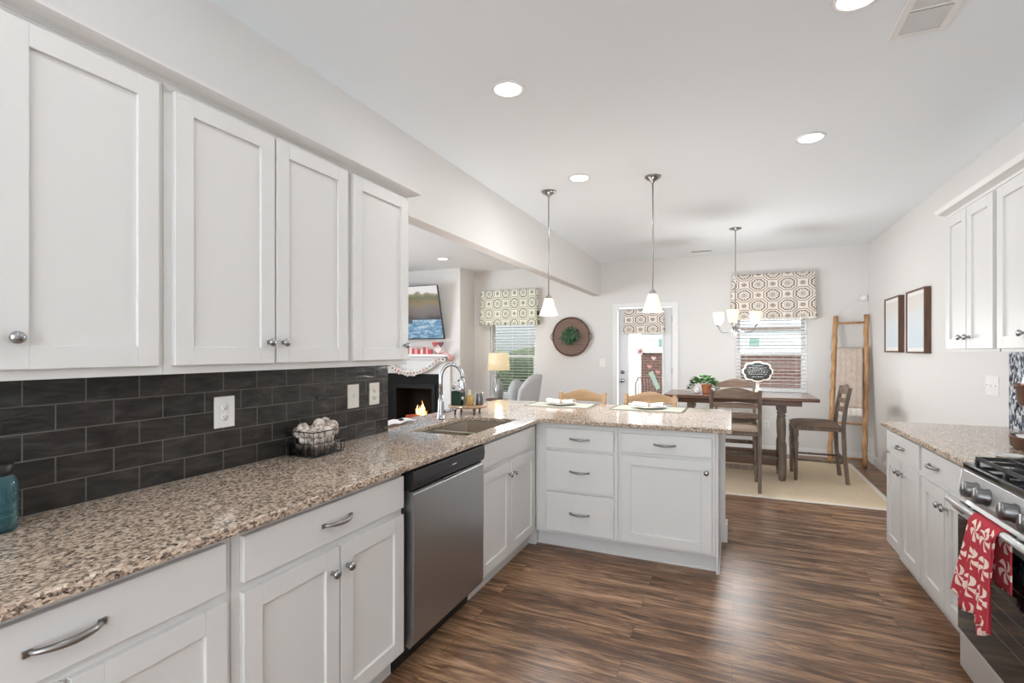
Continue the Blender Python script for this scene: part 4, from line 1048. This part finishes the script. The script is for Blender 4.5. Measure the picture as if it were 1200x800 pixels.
# white cloth on the counter ledge
def clo(u, w):
    return (-2.075+.12*w, 2.50+.34*u, .9165+.004+.010*abs(math.sin(u*7+w*3))+.008*math.sin(w*PI)*math.sin(u*PI))
dc = thing('dish_cloth', 'crumpled white dish cloth on the counter ledge in front of the fireplace', 'cloth', (-2.02, 2.67, .914))
part('cloth', MB().grid(clo, 24, 10), mat('white_cotton', (.78, .75, .75), .95), dc, solid=.004)
part('dark_patch', MB().ball((-2.0, 2.73, .935), .016, 10, (1.2, 1.2, .6)), 'black', dc, label='small dark knot')

# ---------------------------------------------------------------- basket of balls
EX0, EX1, EY0, EY1 = -1.845, -1.69, 1.668, 1.852
eb = thing('wire_basket', 'small black wire basket with glass liner against the dark tile', 'basket', ((EX0+EX1)/2, (EY0+EY1)/2, .914))
def rect(z, g=0): return [(EX0-g, EY0-g, z), (EX1+g, EY0-g, z), (EX1+g, EY1+g, z), (EX0-g, EY1+g, z)]
def ring(z, g, r):
    mb = MB(); q = rect(z, g)
    for i in range(4): mb.cyl(q[i], q[(i+1) % 4], r, 8)
    return mb
for z, g, r in ((.9175, 0, .003), (.975, .004, .0018), (1.028, .010, .0028)): part('wire_ring', ring(z, g, r), 'black', eb)
for t in (0, 1/3, 2/3, 1):
    for q in (0, 1):
        X = EX0+(EX1-EX0)*q; Y = EY0+(EY1-EY0)*t; gx = (.010 if q else -.010); gy = (t*2-1)*.010
        part('wire', MB().cyl((X, Y, .9165), (X+gx, Y+gy, 1.028), .0017, 6), 'black', eb)
        if 0 < t < 1:
            X = EX0+(EX1-EX0)*t; Y = EY0+(EY1-EY0)*q; part('wire', MB().cyl((X, Y, .9165), (X+(t*2-1)*.010, Y+(q*2-1)*.010, 1.028), .0017, 6), 'black', eb)
mb = MB().slab([EX0+.006, EX0+.010, EX1-.010, EX1-.006], [EY0+.006, EY0+.010, EY1-.010, EY1-.006], lambda x, y: not (EX0+.010 < x < EX1-.010 and EY0+.010 < y < EY1-.010), .9155, .972)
part('glass_liner', mb, 'glass', eb, label='clear glass liner in the lower half')
rb = .0262; pos_ = []
for k, (zz, off) in enumerate(((.9165+rb, 0), (.9165+rb+.041, 1), (1.018, 0), (1.042, 2))):
    if off == 2: g_ = [(EX0+.06, EY0+.03), (EX0+.10, EY0+.075), (EX0+.06, EY0+.125), (EX1-.035, EY0+.15), (EX0+.055, EY1-.015)]
    elif off == 1: g_ = [(EX0+.052+i*.052, EY0+.048+j*.046) for i in range(2) for j in range(3)]
    else: g_ = [(EX0+.034+i*.043, EY0+.030+j*.0415) for i in range(3) for j in range(4)] if k == 2 else [(EX0+.037+i*.0405, EY0+.037+j*.0545) for i in range(3) for j in range(3)]
    for q in g_: pos_.append((q[0], q[1], zz+(.004*math.sin(q[0]*300+q[1]*170) if k > 1 else 0)))
b0 = {}
for i, p in enumerate(pos_):
    key = 'ballplain' if i % 4 == 1 else 'ball'
    lab = 'plain cream ball in the wire basket' if key == 'ballplain' else 'speckled brown and cream ball in the wire basket'
    if key not in b0:
        b0[key] = one('decorative_ball', lab, 'ball', MB().ball((0, 0, 0), rb, 16), key, loc=(0, 0, 0), group=('plain' if key == 'ballplain' else 'speckled')+' balls in the wire basket'); o_ = b0[key]
    else: o_ = b0[key].copy(); C.objects.link(o_)
    o_.location = p
# blue jar
bj = thing('blue_jar', 'blue glass canning jar with black lid at the left frame edge', 'jar', (-1.772, .665, .914))
jx, jy = -1.772, .655; r_ = .046
part('jar', MB().lathe((jx, jy, .9145), [(r_-.006, 0), (r_, .008), (r_, .03), (r_-.001, .07), (r_, .12), (r_-.004, .135), (r_*.72, .150), (r_*.72, .160), (r_*.62, .160), (r_*.62, .148), (r_-.009, .132), (r_-.006, .03), (r_-.012, .010)], 32), 'blueglass', bj)
mb = MB()
for z in (.95, .972, .994, 1.016): mb.tube([(jx+(r_+.0005)*math.cos(2*PI*k/36), jy+(r_+.0005)*math.sin(2*PI*k/36), z+.003*math.sin(k*1.7)) for k in range(36)], .0016, 6, True)
part('embossing', mb, 'blueglass', bj)
part('lid', MB().lathe((jx, jy, 1.0745), [(r_*.74, -.014), (r_*.76, 0), (r_*.76, .014), (r_*.70, .018)], 28), 'black', bj)

# ---------------------------------------------------------------- two-tier stand on the right counter
ts = thing('tiered_stand', 'two-tier dark wooden stand in front of the mosaic tile', 'stand', (1.415, 3.19, .914))
sx_, sy_ = 1.405, 3.22
part('lower_tray', MB().lathe((sx_, sy_, .9145), [(.135, 0), (.15, .01), (.155, .055), (.160, .060), (.148, .060), (.14, .02), (.0, .018)], 32), 'walnut', ts)
part('post', MB().lathe((sx_, sy_, .93), [(.012, 0), (.010, .1), (.012, .2)], 12), 'walnut', ts)
part('upper_tray', MB().lathe((sx_, sy_, 1.125), [(.118, 0), (.125, .01), (.130, .088), (.145, .095), (.145, .102), (.125, .10), (.115, .02), (.0, .018)], 32), 'walnut', ts)
hk = thing('ceramic_figurine', 'small white ceramic gnome figure on the upper tier', 'figurine', (sx_-.05, sy_+.03, 1.145))
part('body', MB().lathe((sx_-.085, sy_+.03, 1.1435), [(.022, 0), (.027, .02), (.02, .07), (.022, .085), (.014, .12), (.004, .17)], 18), 'ceramic', hk)
part('nose', MB().ball((sx_-.107, sy_+.02, 1.225), .007, 8), 'pink', hk)
hb = thing('ceramic_bowl', 'white ceramic bowl on the lower tier of the stand', 'bowl', (sx_-.08, sy_+.02, .934))
part('bowl', MB().lathe((sx_-.075, sy_+.03, .9335), [(.02, 0), (.04, .02), (.05, .045), (.046, .045), (.03, .02)], 20), 'ceramic', hb)
one('spoon_rest', 'white ceramic spoon rest on the right counter behind the stove', 'spoon rest', MB().lathe((1.13, 2.93, .9145), [(.04, 0), (.055, .008), (.062, .014), (.055, .012), (.02, .005)], 24, sx=1, sy=.8), 'ceramic', loc=(1.13, 2.93, .9145))

# ---------------------------------------------------------------- living room
fp = thing('fireplace', 'black framed gas fireplace insert with burning logs', 'fireplace', (-4.98, 7.15, .05))
YFp = 7.17
mb = wall_y(YFp-.03, YFp-.001, -5.53, -4.47, .02, 1.0, [(-5.34, -4.60, .14, .76)]); part('surround', mb, mat('black_slate', (.010, .0105, .0105), .6, 0, .15), fp)
mb = wall_y(YFp-.045, YFp-.031, -5.40, -4.54, .10, .82, [(-5.33, -4.61, .15, .75)]); part('metal_frame', mb, mat('black_metal', (.008, .008, .008), .5, 0, .2), fp, .003)
mb = MB().box(-5.355, -4.585, 7.48, 7.50, .125, .775); mb.box(-5.355, -4.585, 7.18, 7.48, .125, .135)
mb.box(-5.3595, -5.340, 7.18, 7.48, .125, .775); mb.box(-4.600, -4.5805, 7.18, 7.48, .125, .775); mb.box(-5.355, -4.585, 7.18, 7.48, .762, .779)
part('firebox', mb, mat('firebox_brick', (.010, .010, .010), .9, 0, .1), fp)
for k, (x, z, a) in enumerate(((-5.0, .17, .1), (-4.92, .19, -.25), (-5.02, .24, .35), (-4.85, .17, .5))):
    part('log', MB().cyl((x-.2*math.cos(a), 7.3-.05*k+.05, z-.2*math.sin(a)*.3+.02), (x+.2*math.cos(a), 7.28+.03*k, z+.2*math.sin(a)*.3+.02), .035, 10), 'ember', fp)
rnd = random.Random(2)
for k in range(9):
    x = -5.02+.2*k/8*1.0; h_ = .14+.20*math.sin(PI*(k+.7)/9)*rnd.uniform(.6, 1.1); zb = .20
    def fl(u, w, x=x, h_=h_): 
        a = 2*PI*u; r0 = .028*math.sin(PI*min(1, w*.9+.12))**.8*(1-w*.75)
        return (x+r0*math.cos(a)+.02*math.sin(w*5+x*40), 7.30+r0*math.sin(a), zb+h_*w)
    part('flame', MB().grid(fl, 10, 10), 'flamecore' if k % 2 else 'flame', fp)
d = bpy.data.lights.new('fire', 'POINT'); d.energy = 1.2; d.color = (1, .45, .15); d.shadow_soft_size = .1
o = bpy.data.objects.new('light_source', d); C.objects.link(o); o.parent = fp; o.location = (.02, .08, .30)
mt = thing('mantel', 'white mantel shelf and surround around the fireplace', 'mantel', (-4.98, 7.12, 0))
part('shelf', MB().box(-5.75, -4.19, 6.98, YFp-.001, 1.295, 1.335), 'trim', mt, .005)
part('frieze', MB().box(-5.70, -4.25, 7.13, YFp-.001, 1.002, 1.294), 'trim', mt, .004)
for a, b in ((-5.70, -5.532), (-4.468, -4.25)): part('leg_panel', MB().box(a, b, 7.13, YFp-.001, 0, 1.001), 'trim', mt, .004)
part('moulding', MB().box(-5.72, -4.22, 7.08, 7.13, 1.24, 1.294), 'trim', mt, .008)
# television, tilted on its mount
tv = thing('television', 'large flat television showing a river and hills above the mantel', 'television', (-5.07, YFp, 1.6))
def tilt(mb):
    out = []
    for (x, y, z) in mb.v: out.append((x, y-(z-1.6)*.26, z))
    mb.v = out; return mb
part('bezel', tilt(MB().box(-5.81, -4.325, 7.07, 7.10, 1.585, 2.455)), 'black', tv, .004)
part('screen', tilt(MB().box(-5.795, -4.340, 7.067, 7.0698, 1.602, 2.440)), 'screen', tv)
part('bracket', MB().box(-5.25, -4.9, 6.98, YFp-.001, 1.85, 2.1), 'black', tv)
# valentine decorations
def heart(cx, cz, s, y0, y1):
    pts = []
    for k in range(28):
        t = 2*PI*k/28; pts.append((cx+s*.0625*16*math.sin(t)**3, cz+s*.0625*(13*math.cos(t)-5*math.cos(2*t)-2*math.cos(3*t)-math.cos(4*t))))
    return MB().prism(pts, 'y', y0, y1)
ht = thing('heart_ornament', 'white wooden heart topped by two dark red hearts on the mantel', 'ornament', (-4.42, 7.04, 1.335))
part('white_heart', heart(-4.42, 1.405, .065, 7.02, 7.045), 'palepink', ht, .003)
part('red_heart', heart(-4.485, 1.50, .050, 7.03, 7.05), 'red', ht, .003); part('red_heart', heart(-4.375, 1.50, .050, 7.03, 7.05), mat('dark_red', (.12, .01, .015), .5), ht, .003)
part('base', MB().box(-4.47, -4.37, 7.005, 7.055, 1.3355, 1.345), 'red', ht)
rnd = random.Random(9); x = -5.62; k = 0
base_blk = {}
while x < -4.55:
    w_ = rnd.uniform(.04, .07); h_ = rnd.uniform(.075, .125); c_ = ('red', 'pink', 'red', 'palepink')[k % 4]
    lab = {'red': 'red wooden block in the valentine row on the mantel', 'pink': 'pink wooden block in the valentine row on the mantel', 'palepink': 'pale pink wooden block in the valentine row on the mantel'}[c_]
    one('wooden_block', lab, 'block', MB().box(x, x+w_, 7.03, 7.06, 1.3355, 1.3355+h_), c_, loc=(x+w_/2, 7.045, 1.3355), group=c_+' blocks on the mantel', bevel=.004); x += w_+.004; k += 1
def catenary(x0, x1, z0, z1, sag, n): return [(x0+(x1-x0)*i/n, 7.062 if z0 < 1.34 else 7.0, z0+(z1-z0)*i/n-sag*math.sin(PI*i/n)) for i in range(n+1)]
gl = thing('heart_garland', 'garland of white and pink flowers swagged below the mantel', 'garland', (-4.95, 7.07, 1.0))
pts = [(-5.55+1.25*i/40, 7.048, 1.26-.24*math.sin(PI*min(1, max(0, (i/40*1.12-.0))))**.8) for i in range(41)]
part('string', MB().tube([(p[0], p[1]-.0, p[2]) for p in pts], .003, 6), 'riserwood', gl)
rnd = random.Random(5)
for i in range(1, 40, 2):
    p = pts[i]; mb = MB(); r_ = rnd.uniform(.030, .044)
    for q in range(5): a = 2*PI*q/5+i; mb.ball((p[0]+r_*.8*math.cos(a), p[1]-.012, p[2]-.01+r_*.8*math.sin(a)), r_*.55, 8, (1, .5, 1))
    fl_ = part('flower', mb, ('plate', 'palepink', 'plate', 'plate')[(i//2) % 4], gl); part('centre', MB().ball((p[0], p[1]-.025, p[2]-.01), r_*.35, 8), 'riserwood' if i % 4 else 'pink', fl_)
rb_ = thing('ribbon_garland', 'red and pink ribbon loops trailing off the right end of the mantel', 'garland', (-4.18, 7.0, 1.2))
mb = MB().tube([(-4.33, 7.0, 1.352), (-4.25, 6.97, 1.375), (-4.18, 6.965, 1.34), (-4.165, 6.96, 1.28), (-4.14, 6.96, 1.22), (-4.11, 6.96, 1.24), (-4.12, 6.96, 1.30), (-4.16, 6.965, 1.31)], .013, 8)
part('ribbon', mb, 'pink', rb_)

# lamp on side table, armchair
st_ = thing('side_table', 'round side table holding the lamp beneath the living room window', 'table', (-3.21, 6.8, 0))
part('top', MB().lathe((-3.21, 6.8, .645), [(.19, 0), (.20, .006), (.20, .018), (.19, .024)], 32), 'walnut', st_)
part('pedestal', MB().lathe((-3.21, 6.8, .03), [(.03, 0), (.025, .2), (.035, .4), (.028, .615)], 18), 'walnut', st_)
part('foot', MB().lathe((-3.21, 6.8, 0), [(.18, 0), (.18, .015), (.03, .03)], 24), 'walnut', st_)
lp = thing('table_lamp', 'lit table lamp with cream drum shade and grey glass base', 'lamp', (-3.21, 6.8, .67))
part('base', MB().lathe((-3.21, 6.8, .6695), [(.055, 0), (.065, .015), (.062, .03), (.07, .06), (.078, .14), (.06, .22), (.03, .27), (.018, .30), (.014, .31)], 24), mat('grey_glass', (.36, .37, .36), .15, .3), lp)
part('pole', MB().cyl((-3.21, 6.8, .975), (-3.21, 6.8, 1.16), .009, 10), 'nickel', lp)
mb = MB(); n_ = 36
mb.lathe((-3.21, 6.8, 1.10), [(.168, 0), (.150, .255), (.146, .255), (.164, 0)], n_); part('lamp_shade', mb, 'lampshade', lp, label='glowing cream drum shade')
d = bpy.data.lights.new('bulb', 'POINT'); d.energy = 5; d.color = (1, .8, .55); d.shadow_soft_size = .05
o = bpy.data.objects.new('light_source', d); C.objects.link(o); o.parent = lp; o.location = (0, 0, .75)
ac = thing('armchair', 'light grey upholstered armchair with round pillow by the living room window', 'armchair', (-2.75, 6.5, 0))
part('seat', MB().box(-2.98, -2.50, 6.10, 6.75, .18, .44), 'greyfabric', ac, .04)
def bkf(u, w):
    a = -.80+1.6*u; R0 = .42+.02*w
    return (-2.97+R0*math.cos(a)+.09*w, 6.43+R0*math.sin(a)*1.0, .30+(.77-.20*abs(2*u-1)**2.6)*w)
mb = MB().grid(bkf, 24, 14); part('backrest', mb, 'greyfabric', ac, solid=.07)
part('seat_cushion', MB().box(-2.96, -2.60, 6.17, 6.68, .442, .54), 'greyfabric', ac, .035)
for x in (-2.93, -2.56):
    for y in (6.15, 6.70): part('leg', MB().cyl((x, y, 0), (x, y, .18), .016, 10, .024), 'walnut', ac)
one('throw_pillow', 'round pale grey pillow leaning on the armchair back', 'pillow', MB().ball((-2.72, 6.33, .80), .20, 20, (.5, .95, 1)), mat('pale_grey_fabric', (.46, .465, .47), .9), loc=(-2.70, 6.38, .72))

# stickers on the glass door
def stick(nm, label, mb, m): return one(nm, label, 'sticker', mb, m)
ys0, ys1 = YB+.0445, YB+.0475
for (u, z, s, m, l) in ((-1.135, 1.155, .035, 'pink', 'pink heart sticker on the door glass, left of the pair'), (-1.015, 1.075, .035, 'pink', 'pink heart sticker on the door glass, lowest on the right'), (-1.075, 1.28, .035, 'palepink', 'pale heart sticker on the door glass, topmost')):
    o_ = one('heart_sticker', l, 'sticker', heart(u, z, s, ys0, ys1), m)
mb = MB().prism([(-1.15, 1.06), (-1.09, 1.09), (-.98, .84), (-1.03, .80)], 'y', ys0, ys1); one('leaf_sticker', 'mint green long leaf sticker low on the door glass', 'sticker', mb, 'mint')
mb = MB()
for q in range(5): a = 2*PI*q/5; mb.ball((-1.27+.035*math.cos(a), ys0+.001, 1.38+.035*math.sin(a)), .025, 8, (1, .1, 1))
fo = one('flower_sticker', 'white flower sticker with red centre on the door glass', 'sticker', mb, 'palepink')
part('centre', MB().ball((-1.27, ys0-.002, 1.38), .018, 8, (1, .15, 1)), 'red', fo)
